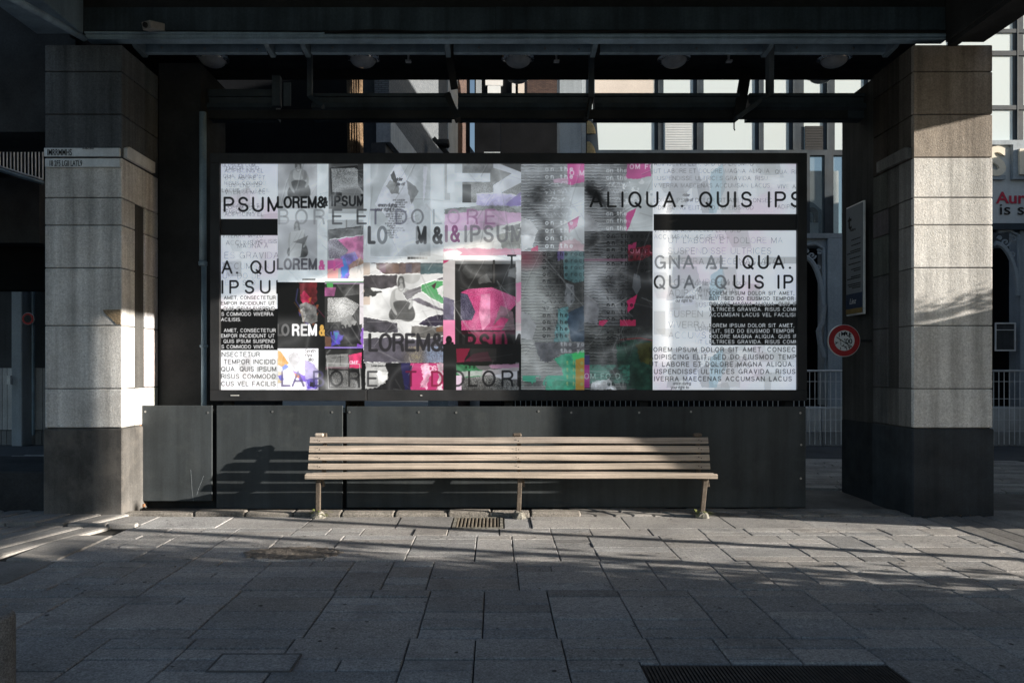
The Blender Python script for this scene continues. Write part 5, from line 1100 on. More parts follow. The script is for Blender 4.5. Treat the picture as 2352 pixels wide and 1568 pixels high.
for par, pts in ((pn1, [(438, 1078), (440, 1100), (441, 1125), (444, 1150)]), (pn1, [(468, 1092), (462, 1108), (456, 1122), (452, 1136)])):
    mb = MB()
    for a, b in zip(pts[:-1], pts[1:]): mb.bar(W(*a, YP - .0004), W(*b, YP - .0004), .0022, .001, up=(0, 1, 0))
    mb.build('scratch', m_fac, par)
mb = MB(); mb.box(-4.13, WX(1851, 8.5) - .02, 8.49, 8.53, -.03, 1.12); tag(mb.build('low_wall', m_black), 'black low wall seen in the gaps behind the metal panels', 'wall')
mb = MB(); a = WX(320.5, 8.36); mb.box(a - .012, a + .012, 8.36, 8.40, .06, 1.21); mb.box(a - .012, a + .05, 8.365, 8.40, .02, .058); tag(mb.build('rusty_post', m_rust, bevel=.003), 'thin rusty upright between the left pillar and the first panel', 'post')

# ------------------------------------------------------------------ bench
YS = 7.86
t = thing('bench', (.16, 8.0, 0), 'long slatted timber bench on three thin legs in front of the panels', 'bench')
rb_ = random.Random(2)
def plank(name, xa, xb, yc, zc, w, h, lean, tt, sag=0.):
    """a plank along x, w thick and h high, leaning back; gently wavy like weathered timber"""
    n = 26; prof = []
    c = .006
    for (u, v) in ((-w/2 + c, -h/2), (w/2 - c, -h/2), (w/2, -h/2 + c), (w/2, h/2 - c), (w/2 - c, h/2), (-w/2 + c, h/2), (-w/2, h/2 - c), (-w/2, -h/2 + c)):
        prof.append((u * math.cos(lean) + v * math.sin(lean), -u * math.sin(lean) + v * math.cos(lean)))
    ph = rb_.uniform(0, 6); vs = []; m = len(prof)
    for i in range(n + 1):
        x = xa + (xb - xa) * i / n; dz = .0035 * math.sin(ph + i * .45) + sag * math.sin(math.pi * i / n); dy = .003 * math.sin(ph * 2 + i * .3)
        vs += [(x, yc + u + dy, zc + v + dz) for u, v in prof]
    fs = [tuple(range(m)), tuple(range((n + 1) * m - 1, n * m - 1, -1))] + [(i*m + k, (i+1)*m + k, (i+1)*m + (k+1) % m, i*m + (k+1) % m) for i in range(n) for k in range(m)]
    mb = MB(); mb.add(vs, fs, tt); return mb.build(name, m_wood, t)
lean = R(14)
for i, (ya, yb, xa, xb) in enumerate(((1003, 1018, 714, 1624), (1022.5, 1038, 712.5, 1626), (1043, 1057.5, 711, 1627), (1062.5, 1077, 710, 1628.5))):
    Yc = 8.20 - i * .032; plank('back_slat', WX(xa, Yc), WX(xb, Yc), Yc, (WZ(ya, Yc) + WZ(yb, Yc)) / 2, .034, (yb - ya) * Yc / FPX - .003, lean, rb_.choice([(.86, .85, .86), (.97, .95, .93), (1.05, 1.02, .99), (.93, .9, .86)]))
plank('seat_slat', WX(702.5, YS), WX(1646, YS), YS + .012, .458, .052, .052, 0, (1., .97, .93), .012)
for i in range(3): plank('seat_slat', WX(708 + i * 3, 7.98), WX(1634 - i, 7.98), 7.935 + i * .072, .468 - i * .006, .062, .032, 0, (rb_.uniform(.85, 1.0),) * 3, .008)
for i, (xl, xf, xc) in enumerate(((733, 732, 734), (1194, 1191, 1187.5), (1638.5 - 20, 1611, 1600.5))):
    Yl = 7.93
    fr_ = thing('bench_frame', (0, 0, 0), None, None); bpy.data.objects.remove(fr_)
    a, b, c_ = WX(xl, Yl), WX(xf, 7.91), WX(xc, 8.2)
    mb = MB(); mb.bar((a, Yl, .44), (b, 7.915, .06), .05, .045, up=(0, 1, 0)); leg = mb.build('leg', m_leg, t, .006)
    mb = MB(); mb.prism([(7.90, .44), (8.16, .43), (8.225, .86), (8.222, .905), (8.245, .905), (8.255, .86), (8.205, .40), (8.09, .385), (7.90, .405)], 'x', a - .022, a + .022); mb.build('support', m_leg, leg, .005)
    mb = MB(); mb.box(c_ - .052, c_ + .052, 8.19, 8.235, .865, .905); mb.build('cap', m_leg if i else m_wood, leg, .017, seg=4)
    mb = MB(); mb.bar((a + .03, 7.98, .425), (a + .045, 7.98, .33), .03, .03, up=(0, 1, 0)); mb.build('strut', m_leg, leg, .004)
    mb = MB(); r = random.Random(i + 5); mb.lathe([(.075, -.02), (.072, .015), (.06, .045), (.045, .07), (.0005, .075)], (b, 7.91, 0), 11)
    mb.v = [(b + (x - b) * 1.05 + r.uniform(-.010, .010), y + r.uniform(-.010, .010), z + r.uniform(-.006, .006)) for x, y, z in mb.v]; mb.build('foot', m_foot, leg, smooth=False)
for xb in (733, 1188, 1606):
    for i, y in enumerate((1010.5, 1030, 1050, 1070)):
        Yc = 8.182 - i * .032; mb = MB(); q = W(xb, y, Yc)
        for dx in (-.012, .012): mb.lathe([(.0005, .003), (.005, .002), (.006, 0)], (0, 0, 0), 8)
        mb.v = [(q[0] + vx + (-.014 if k < len(mb.v) / 2 else .014), Yc - vz - .0035, q[2] + vy + (.008 if k < len(mb.v) / 2 else -.006)) for k, (vx, vy, vz) in enumerate(mb.v)]
        par = [o for o in t.children if o.name.startswith('back_slat')][i]; mb.build('bolt', m_iron, par)
t.location.y -= .03
# weeds at the feet
for (x, l) in ((733, 'small weed growing at the foot of the left bench leg'), (1611, 'dry weed growing at the foot of the right bench leg')):
    mb = MB(); r = random.Random(x); cx = WX(x, 7.91)
    for k in range(46):
        a = r.uniform(0, 6.28); q = r.uniform(.03, .13); h = r.uniform(.02, .085); px, py = cx + q * .35 * math.cos(a), 7.9 + q * .3 * math.sin(a); d = Vector((math.cos(a), math.sin(a) * .7, 0)); s = Vector((-d.y, d.x, 0)) * .005
        p0 = Vector((px, py, 0)); p1 = p0 + d * q * .5 + Vector((0, 0, h)); p2 = p0 + d * q + Vector((0, 0, h * .75))
        mb.add([p0 - s, p0 + s, p1 + s * 1.6, p1 - s * 1.6, p2], [(0,1,2,3), (3,2,4)], r.uniform(.6, 1.2))
    tag(mb.build('weed', m_leaf), l, 'weed', 'weeds at the bench feet')

# ------------------------------------------------------------------ right pillar: timetable board and round sign
t = thing('notice_board', (4.60, 9.08, 2.3), 'narrow pale notice board with fine print on the side of the right pillar', 'notice board')
mb = MB(); mb.box(4.575, 4.60, 8.87, 9.31, 2.325, 3.735); mb.build('board', m_lampm, t, .004)
mb = MB(); mb.box(4.566, 4.574, 8.885, 9.295, 2.345, 3.715); mb.build('sheet', m_info, t)
mb = MB(); mb.box(4.561, 4.5655, 8.886, 9.294, 2.41, 2.60); mb.build('blue_footer', m_navy, t)
mb = MB(); mb.box(4.561, 4.5655, 8.886, 9.294, 2.346, 2.408); mb.build('ochre_footer', m_gold, t)
mb = MB(); r = random.Random(6); z = 3.28
while z > 2.66:
    for k in range(r.choice([1, 2, 2, 3])):
        y = 8.93; y1 = r.uniform(9.08, 9.26)
        while y < y1: w = r.uniform(.015, .05); mb.box(4.5625, 4.5655, y, y + w, z, z + .012); y += w + .01
        z -= .025
    z -= .045
mb.build('fine_print', m_ink, t, kind='stuff')
letters('lettering', 't', m_ink, t, (4.565, 9.25, 3.44), .28, rot=(R(90), 0, R(-90)), depth=.0015, bold=.004); letters('lettering', 'Linz', m_white, t, (4.560, 9.2, 2.47), .10, rot=(R(90), 0, R(-90)), depth=.0015, shear=.3); letters('lettering', 'Mulitris', m_ink, t, (4.565, 9.2, 3.40), .05, rot=(R(90), 0, R(-90)), depth=.001)
def round_sign(px, py, Y, r, label, wall, txt=True):
    c = Vector(W(px, py, Y)); t = thing('round_sign', c, label, 'sign')
    mb = MB(); n = 48
    vs = [(c.x + q * math.cos(2*math.pi*i/n), c.y + d, c.z + q * math.sin(2*math.pi*i/n)) for q, d in ((r, .03), (r, .0), (r * .985, -.006), (r * .66, -.006), (r * .655, 0)) for i in range(n)]
    mb.add(vs, [(k*n + i, k*n + (i+1) % n, (k+1)*n + (i+1) % n, (k+1)*n + i) for k in range(4) for i in range(n)]); mb.build('ring', m_red, t)
    mb = MB(); mb.disc((c.x, c.y - .003, c.z), r * .664, 48); mb.build('face', m_white, t)
    mb = MB(); mb.lathe([(r * 1.0, 0), (r * 1.035, .002), (r * 1.035, .03), (r, .032)], (0, 0, 0), 48); mb.v = [(c.x + x, c.y + z, c.z + y) for x, y, z in mb.v]; mb.disc((c.x, c.y + .031, c.z), r * 1.02, 48); mb.build('rim', m_lampm, t, smooth=True)
    mb = MB(); mb.tube((c.x, c.y + .05, c.z), (wall, c.y + .05, c.z), .018, 10); mb.box(c.x - .03, c.x + .03, c.y + .031, c.y + .07, c.z - r * .8, c.z + r * .8); mb.build('bracket', m_frame, t)
    if txt:
        for i, ch in enumerate('IMAUE'): 
            a = R(130 - i * 22); letters('lettering', ch, m_ink, t, (c.x + r * .46 * math.cos(a) - r * .08, c.y - .006, c.z + r * .42 * math.sin(a) - r * .09), r * .36, depth=.001, bold=.0016)
        letters('lettering', "'00", m_ink, t, (c.x + r * .0, c.y - .006, c.z - r * .2), r * .46, r * .5, depth=.001, bold=.0012)
        mb = MB(); rr = random.Random(2)
        mb.bar((c.x - r * .5, c.y - .006, c.z + r * .22), (c.x + r * .3, c.y - .006, c.z - r * .3), r * .05, .002, up=(0, 1, 0))
        for k in range(16):
            a = rr.uniform(R(170), R(320)); q = rr.uniform(.25, .58) * r; p = Vector((c.x + q * math.cos(a), c.y - .006, c.z + q * math.sin(a))); d = Vector((rr.uniform(-1, 1), 0, rr.uniform(-1, 1))).normalized() * r * rr.uniform(.05, .12)
            mb.bar(p - d, p + d, r * .035, .002, up=(0, 1, 0))
        mb.build('drawing', m_ink, t)
    return t
round_sign(1939, 782, 8.8, .192, 'large round sign with a red ring beside the right pillar', 4.655)

# ------------------------------------------------------------------ street side: railing, low wall, glazed shop building
YF = 16.0
sc = YF / FPX
t = thing('street_railing', (7, 15.4, 0), 'wire mesh railing on the far side of the street', 'railing')
mb = MB(); mb.tube((.2, 15.35, 1.60), (14, 15.35, 1.60), .022, 8); mb.build('top_rail', m_rail, t, smooth=True)
mb = MB(); x = .2
while x < 14: mb.bar((x, 15.35, .02), (x, 15.35, 1.6), .012, .012, up=(0, 1, 0)); x += .113
mb.build('bars', m_rail, t, kind='stuff')
mb = MB()
for z in (1.37, 1.0, .8, .55, .3): mb.bar((.2, 15.338, z), (14, 15.338, z), .01, .01)
mb.build('cross_wires', m_rail, t, kind='stuff')
mb = MB(); x = -9.
while x < 14.5: w = random.uniform(.9, 1.3); mb.box(x, x + w - .01, 15.5, 15.85, .30, .81, random.uniform(.85, 1.1), .01); mb.box(x, x + w - .01, 15.46, 15.85, -.03, .295, random.uniform(.5, .65), .01); x += w
tag(mb.build('plinth_wall', m_wall), 'low stone wall behind the wire railing across the street', 'wall')

t = thing('shop_building', (7, YF, 0), 'shop building with a tall glazed front and pale sign band across the street', 'building')
def FX(x): return (x - VPX) * sc
def FZ(y): return CAM_H - (y - VPY) * sc
def fbox(name, xa, xb, ya, yb, d0, d1, mat, par=None, bev=0):
    mb = MB(); mb.box(FX(xa), FX(xb), YF + d0, YF + d1, FZ(yb), FZ(ya)); return mb.build(name, mat, par or t, bev)
for a, b in ((1344, 1360), (1503, 1524), (1592, 1616), (1734, 1754), (1812, 1846), (1890, 1917), (1984, 2004), (2080, 2102), (2180, 2200), (2326, 2350), (2440, 2462), (2560, 2590)):
    fbox('mullion', a, b, -260, 345, -.01, .10, m_mull); fbox('mullion_bead', a + 8, a + 11, -260, 345, -.035, -.012, m_gutter)
for a, b in ((68, 77), (118, 129), (243, 253)): fbox('transom', 2200, 2600, a, b, -.03, .08, m_mull)
fbox('transom', 1344, 2006, 346, 358, -.05, .1, m_mull)
for a, b in ((1846, 1858), (1892, 1912), (1938, 1950)): fbox('mullion', a, b, 358, 540, -.05, .1, m_mull)
fbox('sill', 1700, 2006, 538, 549, -.12, .1, m_band)
for a, b, c_, d in ((1360, 1503, -260, 345), (1524, 1592, -260, 345), (1616, 1734, -260, 345), (1754, 1812, -260, 345), (1846, 1890, -260, 345), (1917, 1984, -260, 345), (2004, 2080, -260, 345), (2102, 2180, -260, 345), (2200, 2326, -260, 345), (2350, 2440, -260, 345), (2462, 2560, -260, 345), (1858, 1892, 358, 538), (1912, 1938, 358, 538), (1760, 1846, 358, 538)):
    fbox('window_pane', a, b, c_, d, .0, .008, m_clear if c_ > 300 else m_glass)
fbox('sky_backdrop', 1740, 2000, 350, 545, 1.5, 1.6, m_pale)  # pale sheet added to stand in for sky beyond the panes
# blinds, a gable, and solid shapes standing in for reflections in the panes
fbox('roller_blind', 1366, 1500, -100, 217, -.03, -.005, m_beige)
mb = MB()
for i in range(17): mb.box(FX(1527), FX(1589), YF - .03, YF - .006, FZ(345 - i * 3.9), FZ(345 - i * 3.9 - 2.3))
mb.build('louvre_blind', m_pale, t); fbox('louvre_head', 1524, 1592, 272, 281, -.04, -.005, m_mull)
mb = MB()
for i in range(15): mb.box(FX(1848), FX(1889), YF - .03, YF - .006, FZ(345 - i * 3.7), FZ(345 - i * 3.7 - 2.6))
mb.build('louvre_blind', m_frame, t)
mb = MB(); mb.prism([(FX(1842), FZ(430)), (FX(1870), FZ(440)), (FX(1896), FZ(452)), (FX(1940), FZ(490)), (FX(1940), FZ(538)), (FX(1842), FZ(538))], 'y', YF + .6, YF + .7); mb.build('roof_reflection', m_teal, t)
mb = MB(); mb.prism([(FX(1850), FZ(505)), (FX(1894), FZ(505)), (FX(1894), FZ(538)), (FX(1850), FZ(538))], 'y', YF + .3, YF + .4); mb.prism([(FX(1852), FZ(465)), (FX(1866), FZ(465)), (FX(1866), FZ(505)), (FX(1852), FZ(505))], 'y', YF + .3, YF + .4)
mb.build('parapet_reflection', m_pale, t)
mb = MB(); n = 14; o_ = [(FX(1873.5 + 15 * math.cos(math.pi * i / n)), FZ(486 - 15 * math.sin(math.pi * i / n))) for i in range(n + 1)]; i_ = [(FX(1873.5 + 7 * math.cos(math.pi * i / n)), FZ(488 - 7 * math.sin(math.pi * i / n))) for i in range(n + 1)]
o_ = [(FX(1888.5), FZ(505))] + o_ + [(FX(1858.5), FZ(505))]; i_ = [(FX(1880.5), FZ(505))] + i_ + [(FX(1866.5), FZ(505))]
for k in range(len(o_) - 1): mb.prism([o_[k], o_[k + 1], i_[k + 1], i_[k]], 'y', YF + .2, YF + .29)
mb.build('letter_reflection', m_dark, t)
mb = MB(); mb.prism([(FX(1640 - 25), FZ(285)), (FX(1632), FZ(287)), (FX(1638), FZ(283)), (FX(1638), FZ(345)), (FX(1626), FZ(345)), (FX(1626), FZ(295)), (FX(1615), FZ(292))], 'y', YF + .9, YF + 1.2); mb.build('stone_gable', M('buff_gable_stone', (.5, .42, .33), .9, .3, 6, .3, 30, .5), t)  # gable in an even buff stone colour
# ornamental column left of the panes
fbox('corner_pier', 1283, 1331, -260, 500, -.3, .4, m_fac); fbox('pier_edge', 1333, 1343, -260, 500, -.2, .3, m_band)
mb = MB(); mb.prism([(FX(1345), FZ(276)), (FX(1369), FZ(283)), (FX(1374), FZ(360)), (FX(1345), FZ(360))], 'y', YF - .12, YF - .07); mb.build('carved_panel', m_mull, t)
for (ya, yb) in ((283, 312), (331, 362)):
    mb = MB()
    for k in range(16):
        y = ya + (yb - ya) * k / 16; w = 20 * math.sin(math.acos(1 - (k + 1) / 17))
        mb.box(FX(1346), FX(1346 + w), YF - .15, YF - .121, FZ(y + (yb - ya) / 16 * .7), FZ(y))
    mb.build('gilt_carving', M('gilt', (.5, .40, .22), .6, .3, 20, .2, 60, .3), t)
# upper beam of the pane screen, ground floor
fbox('ground_floor_wall', 1892, 2006, 549, 930, -.03, .3, m_fac); fbox('wall_pier', 1896, 1938, 549, 935, -.12, -.032, m_fac, None, .02); fbox('head_wall', 1700, 1892, 549, 566, -.03, .3, m_fac)
fbox('shop_interior', 1300, 2700, 549, 1015, 1.2, 1.3, m_dark)
fbox('sign_band', 2006, 2640, 340, 515, -.12, .2, m_fascia); fbox('band_top', 2006, 2640, 328, 339, -.2, .2, m_fac, None, .01); fbox('band_foot', 2006, 2640, 516, 530, -.16, .2, m_mull)
fbox('shop_pier', 2340, 2378, 531, 1015, -.05, .3, m_fac); fbox('shop_pier', 2100, 2140, 531, 1015, -.05, .3, m_fac); fbox('interior_floor_beam', 1300, 2700, 900, 1018, .6, .7, m_dark)
def bracket(xc, ytop, w, h, flip):
    mb = MB(); s = -1 if flip else 1
    P = lambda u, v: (FX(xc + s * u), YF - .05, FZ(ytop + v))
    n = 16; arc_ = [P(w * math.sin(i / n * math.pi / 2), h * (1 - math.cos(i / n * math.pi / 2))) for i in range(n + 1)]
    mb.path(arc_, .055, 6)
    def scroll(u, v, r0, turns, a0):
        mb.path([P(u + r0 * (1 - k / 24) * math.cos(a0 + turns * 6.28 * k / 24), v + r0 * (1 - k / 24) * math.sin(a0 + turns * 6.28 * k / 24)) for k in range(23)], .022, 5)
    scroll(w * .45, -h * .02, w * .2, 1.5, 0); scroll(w * .75, h * .22, w * .17, 1.5, 2); scroll(w * .93, h * .5, w * .12, 1.3, 1); scroll(w * .8, -h * .08, w * .14, 1.2, 4); scroll(w * .2, -h * .1, w * .1, 1.2, 3)
    mb.path([P(w * .1, -h * .22), P(w * .6, -h * .25), P(w * 1.02, -h * .15), P(w * 1.05, h * .6), P(w * 1.0, h)], .04, 6)
    return mb.build('arch_bracket', m_fac, t)
bracket(1842, 590, 46, 120, False); bracket(2282, 560, 52, 120, False)
mb = MB(); mb.path([W(1893, 700, 15.9), W(1888, 740, 15.9), W(1880, 760, 15.9), W(1884, 790, 15.9), W(1892, 820, 15.9)], .06, 8); mb.build('curved_bracket', m_band, t)
fr0 = fbox('shop_notice', 2283, 2330, 741, 806, -.02, .0, m_conc)
for a in ((2283, 2285.5, 741, 806), (2327.5, 2330, 741, 806), (2285.5, 2327.5, 741, 744), (2285.5, 2327.5, 803, 806), (2285.5, 2327.5, 757, 758.5)): fbox('notice_frame', *a, -.045, -.021, m_white, fr0)
# shop lettering
s1 = fbox('letter_board', 2311, 2400, 339, 417, -.22, -.125, m_fac); fbox('letter_plate', 2322, 2352, 350, 408, -.27, -.221, m_cream, s1)
letters('lettering', 'B', m_lampm, s1, (FX(2351), YF - .275, FZ(405)), .72, .5, depth=.01, bold=.012)
letters('lettering', 'S', m_cream, t, (FX(2253), YF - .18, FZ(406)), .86, .42, depth=.03, bold=.03); fbox('letter_base', 2262, 2296, 408, 417, -.19, -.122, m_fac)
letters('red_lettering', 'Aurn', m_redl, t, (FX(2278), YF - .135, FZ(470)), .36, FX(2362) - FX(2278), depth=.004, bold=.006)
letters('black_lettering', 'is so', m_ink, t, (FX(2287), YF - .135, FZ(496)), .36, FX(2368) - FX(2287), depth=.004)

# ------------------------------------------------------------------ middle background
t = thing('brick_building', (-2, 13, 0), 'grey brick building with pale sloping bands behind the billboard', 'building')
def wall_run(name, xa, ya, xb, yb, z0, z1, th, mat):
    d = Vector((xb - xa, yb - ya, 0)).normalized(); n = Vector((-d.y, d.x, 0)) * th
    mb = MB(); a, b = Vector((xa, ya, 0)), Vector((xb, yb, 0)); vs = []
    for z in (z0, z1): vs += [(p.x, p.y, z) for p in (a, b, b + n, a + n)]
    mb.add(vs, [(0,1,2,3),(7,6,5,4),(0,4,5,1),(1,5,6,2),(2,6,7,3),(3,7,4,0)]); return mb.build(name, mat, t)
wall_run('brick_wall', -1.79, 12, -1.18, 17.5, 5.87, 13, .25, m_brick); wall_run('stone_band', -1.76, 12, -1.15, 17.5, 5.45, 5.868, .25, m_band)
wall_run('soffit_wall', -1.85, 12.02, -1.25, 17.5, 2, 5.449, .25, m_conc)
wall_run('pale_pier', -1.16, 17.5, -1.0, 19, 0, 13, .5, m_band); wall_run('dark_brick_wall', -1.0, 19, -.75, 21, 0, 13, .5, m_brick2); wall_run('pale_wall', -.76, 21, -.5, 22.4, 0, 8.2, .4, m_band)
mb = MB(); mb.box(-2.30, -1.9, 12.3, 12.6, 4.0, 12); mb.build('front_wall', m_conc, t); mb = MB(); mb.box(-9, -2.304, 12.3, 12.6, 3.0, 12); mb.build('side_wall', m_dark, t)
mb = MB(); mb.bar(W(996, 318, 15), W(1030, 356, 15), .08, .10, up=(0, 1, 0)); mb.build('floodlight_arm', m_black, t); mb = MB(); mb.box(*sum(([W(1015, 0, 15)[0] - .08, W(1015, 0, 15)[0] + .16], [14.8, 15.1], [WZ(338, 15), WZ(325, 15)]), [])); mb.build('floodlight', m_black, t, .03)
t = thing('office_block', (0, 24, 0), 'pale office block with window strips glimpsed behind the canopy gutter', 'building')
mb = MB(); mb.box(WX(1090, 26), WX(1345, 26), 26, 30, 0, 16); mb.build('wall', m_dark, t)
for a, b, c_, d, m in ((1115, 1155, 176, 196, m_white), (1120, 1150, 197, 216, m_pale), (1176, 1184, 170, 216, m_white), (1190, 1208, 172, 216, m_beige), (1093, 1106, 170, 216, m_band), (1112, 1160, 349, 354, m_band), (1175, 1227, 349, 354, m_band), (1235, 1280, 349, 354, m_band)):
    mb = MB(); mb.box(WX(a, 25.9), WX(b, 25.9), 25.9, 25.998, WZ(d, 25.9), WZ(c_, 25.9)); mb.build('window', m, t)
t = thing('brick_tower', (1.8, 20, 0), 'red brown brick block standing behind the middle of the gutter', 'building')
mb = MB(); mb.box(WX(1211, 20), WX(1285, 20), 20, 22, WZ(219, 20), 14); mb.build('wall', m_brick2, t); mb = MB(); mb.box(WX(1150, 20), WX(1283, 20), 20.02, 22, 0, WZ(219, 20)-.003); mb.build('lower_wall', m_dark, t)

# tree behind the billboard
t = thing('tree', (-2.17, 11, 0), 'furrowed tree trunk in sunlight behind the top of the billboard', 'tree')
mb = MB(); n = 40; rt = random.Random(9); vs = []; H = 26
fur = [rt.uniform(.6, 1) for _ in range(n)]
for k in range(H + 1):
    z = k * .36; rr = .135 * (1 - z / 60) + (.06 * math.exp(-z * 1.5))
    for i in range(n):
        a = 2 * math.pi * i / n; q = rr * (.80 + .24 * abs(math.sin(i * 1.57 + .6 * math.sin(k * .7 + i * .2))) * fur[i] + .03 * math.sin(k * 2.1 + i))
        vs.append((-2.17 + .02 * math.sin(z * .5) + q * math.cos(a), 11 + q * math.sin(a), z - .03))
mb.add(vs, [(k*n + i, k*n + (i+1) % n, (k+1)*n + (i+1) % n, (k+1)*n + i) for k in range(H) for i in range(n)]); mb.build('trunk', m_bark, t)
mb = MB()
for k in range(7):
    a = rt.uniform(0, 6.28); p = Vector((-2.17, 11, rt.uniform(7.6, 9.2))); q = p + Vector((math.cos(a) * 1.6, math.sin(a) * 1.6, rt.uniform(1.2, 2.6))); mb.tube(p, q, .07, 8, .03)
mb.build('limbs', m_bark, t)
mb = MB()
for k in range(2600):
    a, u = rt.uniform(0, 6.28), rt.random() ** .4; el = rt.uniform(-.5, 1.4); c = Vector((-2.17 + 2.0 * u * math.cos(a) * math.cos(el), 11 + 2.0 * u * math.sin(a) * math.cos(el), 10.6 + 1.8 * u * math.sin(el)))
    d = Vector((rt.uniform(-1, 1), rt.uniform(-1, 1), rt.uniform(-1, 1))).normalized(); e = d.orthogonal().normalized(); mb.add([c - d * .11, c + e * .05, c + d * .11, c - e * .05], [(0, 1, 2, 3)])
mb.build('crown', M('tree_leaves', (.05, .075, .025), .8, .4, 4, 0, 50, 0), t)

# ------------------------------------------------------------------ left background
t = thing('dark_building', (-9, 13, 0), 'dark building with a doorway on the left, beyond the left pillar', 'building')
mb = MB(); mb.box(-16, -5.06, 8.6, 9.4, WZ(303, 8.6), 9); mb.build('overhang', m_soot, t)
mb = MB(); mb.box(-16, WX(205, 16.0), 16, 16.4, -.03, 9); mb.build('back_wall', m_conc, t)
mb = MB(); mb.box(WX(205, 15.9), WX(640, 15.9), 15.6, 16.2, -.03, 7.2); mb.build('dark_front', m_soot, t)
mb = MB(); mb.box(WX(-200, 12), WX(99, 12), 11.9, 12.6, WZ(560, 12), WZ(412, 12)); mb.build('landing', m_soot, t)
mb = MB(); a, b = WX(33, 15.5), WX(60, 15.5); mb.box(a, b - .09, 15.4, 15.8, -.03, WZ(588, 15.5)); mb.box(b - .085, b, 15.36, 15.8, -.03, WZ(588, 15.5)); mb.build('door_post', m_fac, t, .02)
mb = MB(); mb.bar(W(-30, 536, 15.4), W(50, 592, 15.4), .3, .2, up=(0, 1, 0)); mb.build('door_canopy', m_steel, t)
mb = MB(); r = random.Random(3); x = WX(-60, 15.7)
while x < WX(150, 15.7): w = r.uniform(.10, .16); mb.box(x, x + w - .012, 15.72, 15.9, .3, 1.66, r.uniform(.5, 1.0)); mb.box(x, x + w - .012, 15.70, 15.9, -.03, .28, r.uniform(.2, .4)); x += w
mb.build('tiled_dado', m_wall, t)
mb = MB(); mb.box(WX(76, 15.6), WX(80, 15.6), 15.55, 15.6, .2, 3.6); mb.build('conduit', m_steel, t)
mb = MB(); mb.box(WX(30, 15.5) , WX(38, 15.5), 15.3, 15.36, WZ(882, 15.5), WZ(862, 15.5)); mb.build('wall_plate', m_plate, t)
round_sign(64, 732, 15.2, .125, 'small dark round sign with a red ring left of the left pillar', WX(48, 15.2), False).children[1].data.materials[0] = m_conc
t = thing('balcony_railing', W(50, 400, 11.8), 'curved pale steel railing above the dark landing, left of the lettered pillar', 'railing')
top = [(-60, 292), (-10, 305), (25, 316), (60, 330), (99, 348)]; bot = [(-60, 362), (-10, 379), (25, 390), (60, 401), (99, 412)]
mb = MB(); mb.path([W(x, y, 11.8) for x, y in top], .016, 6); mb.path([W(x, y, 11.8) for x, y in bot], .014, 6); mb.build('rails', m_rail, t, smooth=True)
mb = MB(); mb.path([W(x, y + 8, 11.78) for x, y in bot], .032, 8); mb.build('landing_edge', m_steel, t, smooth=True)
mb = MB()
for i in range(20):
    f = i / 19; x = -58 + 156 * f
    yt = np.interp(x, [p[0] for p in top], [p[1] for p in top]); yb = np.interp(x, [p[0] for p in bot], [p[1] for p in bot]); mb.tube(W(x, yt - 8, 11.8), W(x + .5, yb, 11.8), .011, 6)
mb.build('bars', m_rail, t)
mb = MB(); mb.box(-10, -5.03, 8.14, 9.6, -.03, .47, 1, .01); tag(mb.build('dark_step', m_soot), 'low dark block on the ground left of the lettered pillar', 'step')

# ------------------------------------------------------------------ unseen walls added to the right, cut to shape the sunlight
t = thing('sun_blocker_wall', (9, 3, 0), 'tall unseen wall added to the right that lets a band of low sunlight through', 'wall')
def aw(y0, y1, z0, z1, n='sun_blocker_section'):
    mb = MB(); mb.box(9.0, 9.25, y0, y1, z0, z1); mb.build(n, m_conc, t)
aw(-6, 3.0, -.03, 9.5); aw(3.0, 8.12, 5.32, 9.5); aw(8.12, 8.50, 5.32, 7.6); aw(8.50, 11.9, 5.32, 9.5); aw(4.185, 4.255, -.03, 5.318, 'post'); aw(5.015, 5.08, -.03, 3.1, 'post'); aw(3.0, 4.68, 3.14, 5.318, 'upper_sun_blocker')  # added wall, its openings placed where the sun patches should fall
mb = MB(); mb.prism([(3.003, -.03), (4.0, -.03), (3.95, .9), (3.75, 1.6), (3.5, 2.1), (3.3, 2.5), (3.003, 2.8)], 'x', 9.0, 9.25); mb.build('sloping_sun_blocker', m_conc, t)
aw(6.376, 6.80, -.03, 5.318, 'post'); aw(6.80, 7.30, -.03, 3.1, 'low_sun_blocker')
mb = MB(); r = random.Random(31)  # leaf quads added along the blocker edges to soften the sunlight's border
def softener_quad(y, z, s=.05):
    d = Vector((r.uniform(-.5, .5), r.uniform(-1, 1), r.uniform(-1, 1))).normalized(); e = d.cross(Vector((1, .2, 0))).normalized(); c = Vector((9.0 - r.uniform(.02, .3), y, z)); mb.add([c - d * s, c + e * s * .6, c + d * s, c - e * s * .6], [(0, 1, 2, 3)], r.uniform(.6, 1.2))
edge = [(4.0, -.03), (3.95, .9), (3.75, 1.6), (3.5, 2.1), (3.3, 2.5), (3.0, 2.85)]
for k in range(1500):
    f = r.random() * (len(edge) - 1); i = int(f); f -= i; a, b = edge[i], edge[i + 1]; y, z = a[0] + (b[0] - a[0]) * f, a[1] + (b[1] - a[1]) * f
    q = abs(r.gauss(0, .30)); softener_quad(y + q, z + q * .25, r.uniform(.035, .06))
for k in range(700): softener_quad(r.uniform(6.81, 7.28), 3.1 + abs(r.gauss(0, .10)), r.uniform(.012, .019))
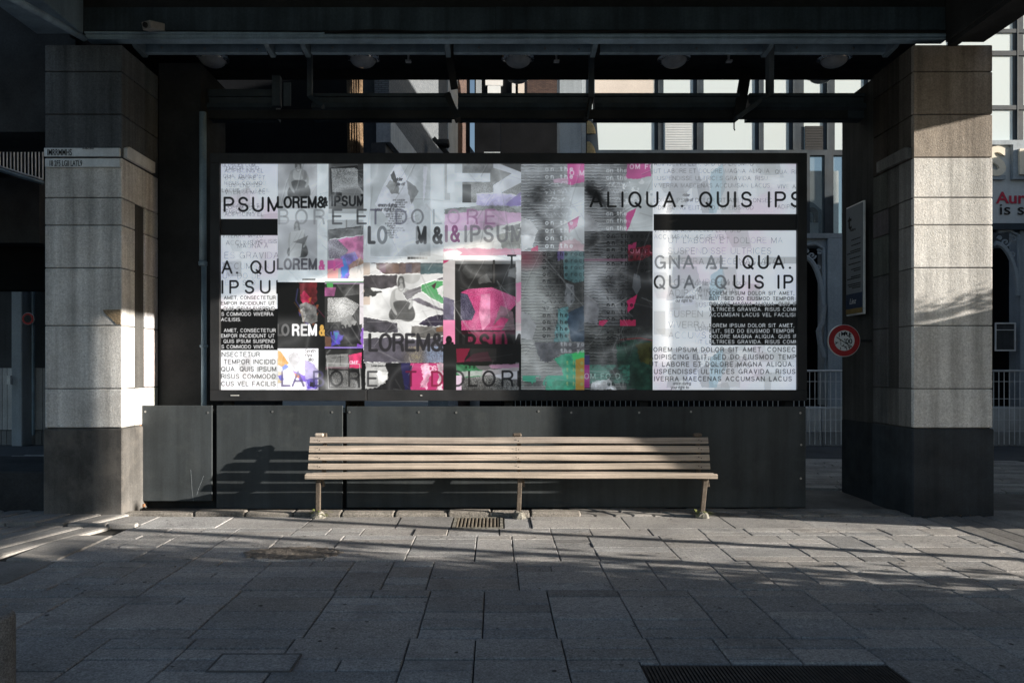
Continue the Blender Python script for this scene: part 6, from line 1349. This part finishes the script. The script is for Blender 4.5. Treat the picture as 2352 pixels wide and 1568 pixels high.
mb.build('sun_edge_softener', M('softener_leaf', (.05, .07, .025), .8, .3, 9, 0, 50, 0), t, kind='stuff'); aw(7.30, 11.9, -.03, 5.318)
mb = MB(); mb.box(11.0, 11.25, 11.4, 13.7, -.03, 9.5); mb.build('return_sun_blocker', m_conc, t)  # added wall piece that keeps sun off the brick building
mb = MB(); mb.box(14.5, 24, 8.5, 30, -.03, 7.1); tag(mb.build('street_sun_blocker', m_conc), 'plain unseen block added to the right that keeps low sun off the street', 'building')  # unseen block added to shade the street from low sun

mb = MB(); r = random.Random(12)
def leaf(x, y, z, s):
    a = r.uniform(0, 6.28); u = Vector((math.cos(a), math.sin(a), r.uniform(-.25, .25))) * s; v = Vector((-math.sin(a), math.cos(a), r.uniform(-.3, .3))) * s * .5; c = Vector((x, y, z + s * .3))
    mb.add([c - u, c - u * .2 + v, c + u, c - u * .2 - v], [(0, 1, 2, 3)], r.uniform(.4, 1.1))
for k in range(240):
    f = r.random()
    if f < .45: x, y = r.uniform(-4.1, 2.9), 8.10 + abs(r.gauss(0, .10)) * .8; y = min(y, 8.36)
    elif f < .62: x, y = r.uniform(-5.0, -4.1), 7.91 - abs(r.gauss(0, .05))
    elif f < .8: x, y = r.uniform(4.6, 5.6), 7.91 - abs(r.gauss(0, .05))
    else: x, y = r.uniform(-4, 4.5), r.uniform(5, 7.9)
    leaf(x, y, .02 if y < 7.93 else .045 if x < .4 and y < 8.1 else .015, r.uniform(.006, .016))
o = mb.build('leaf_litter', M('dry_leaf', (.16, .105, .05), .9, .4, 30, 0, 50, 0, tint=True)); tag(o, kind='stuff')
mb = MB()
for k in range(420):
    x, y = r.uniform(-5, 5.6), r.uniform(2.5, 7.9); q = r.uniform(.006, .017); n = 7; mb.add([(x + q * r.uniform(.7, 1.2) * math.cos(6.28 * i / n), y + q * r.uniform(.7, 1.2) * math.sin(6.28 * i / n), .0062) for i in range(n)], [tuple(range(n))], r.uniform(.6, 1.3))
o = mb.build('gum_spots', M('trodden_gum', (.10, .10, .10), .9, .3, 30, 0, 50, 0, tint=True)); tag(o, kind='stuff')
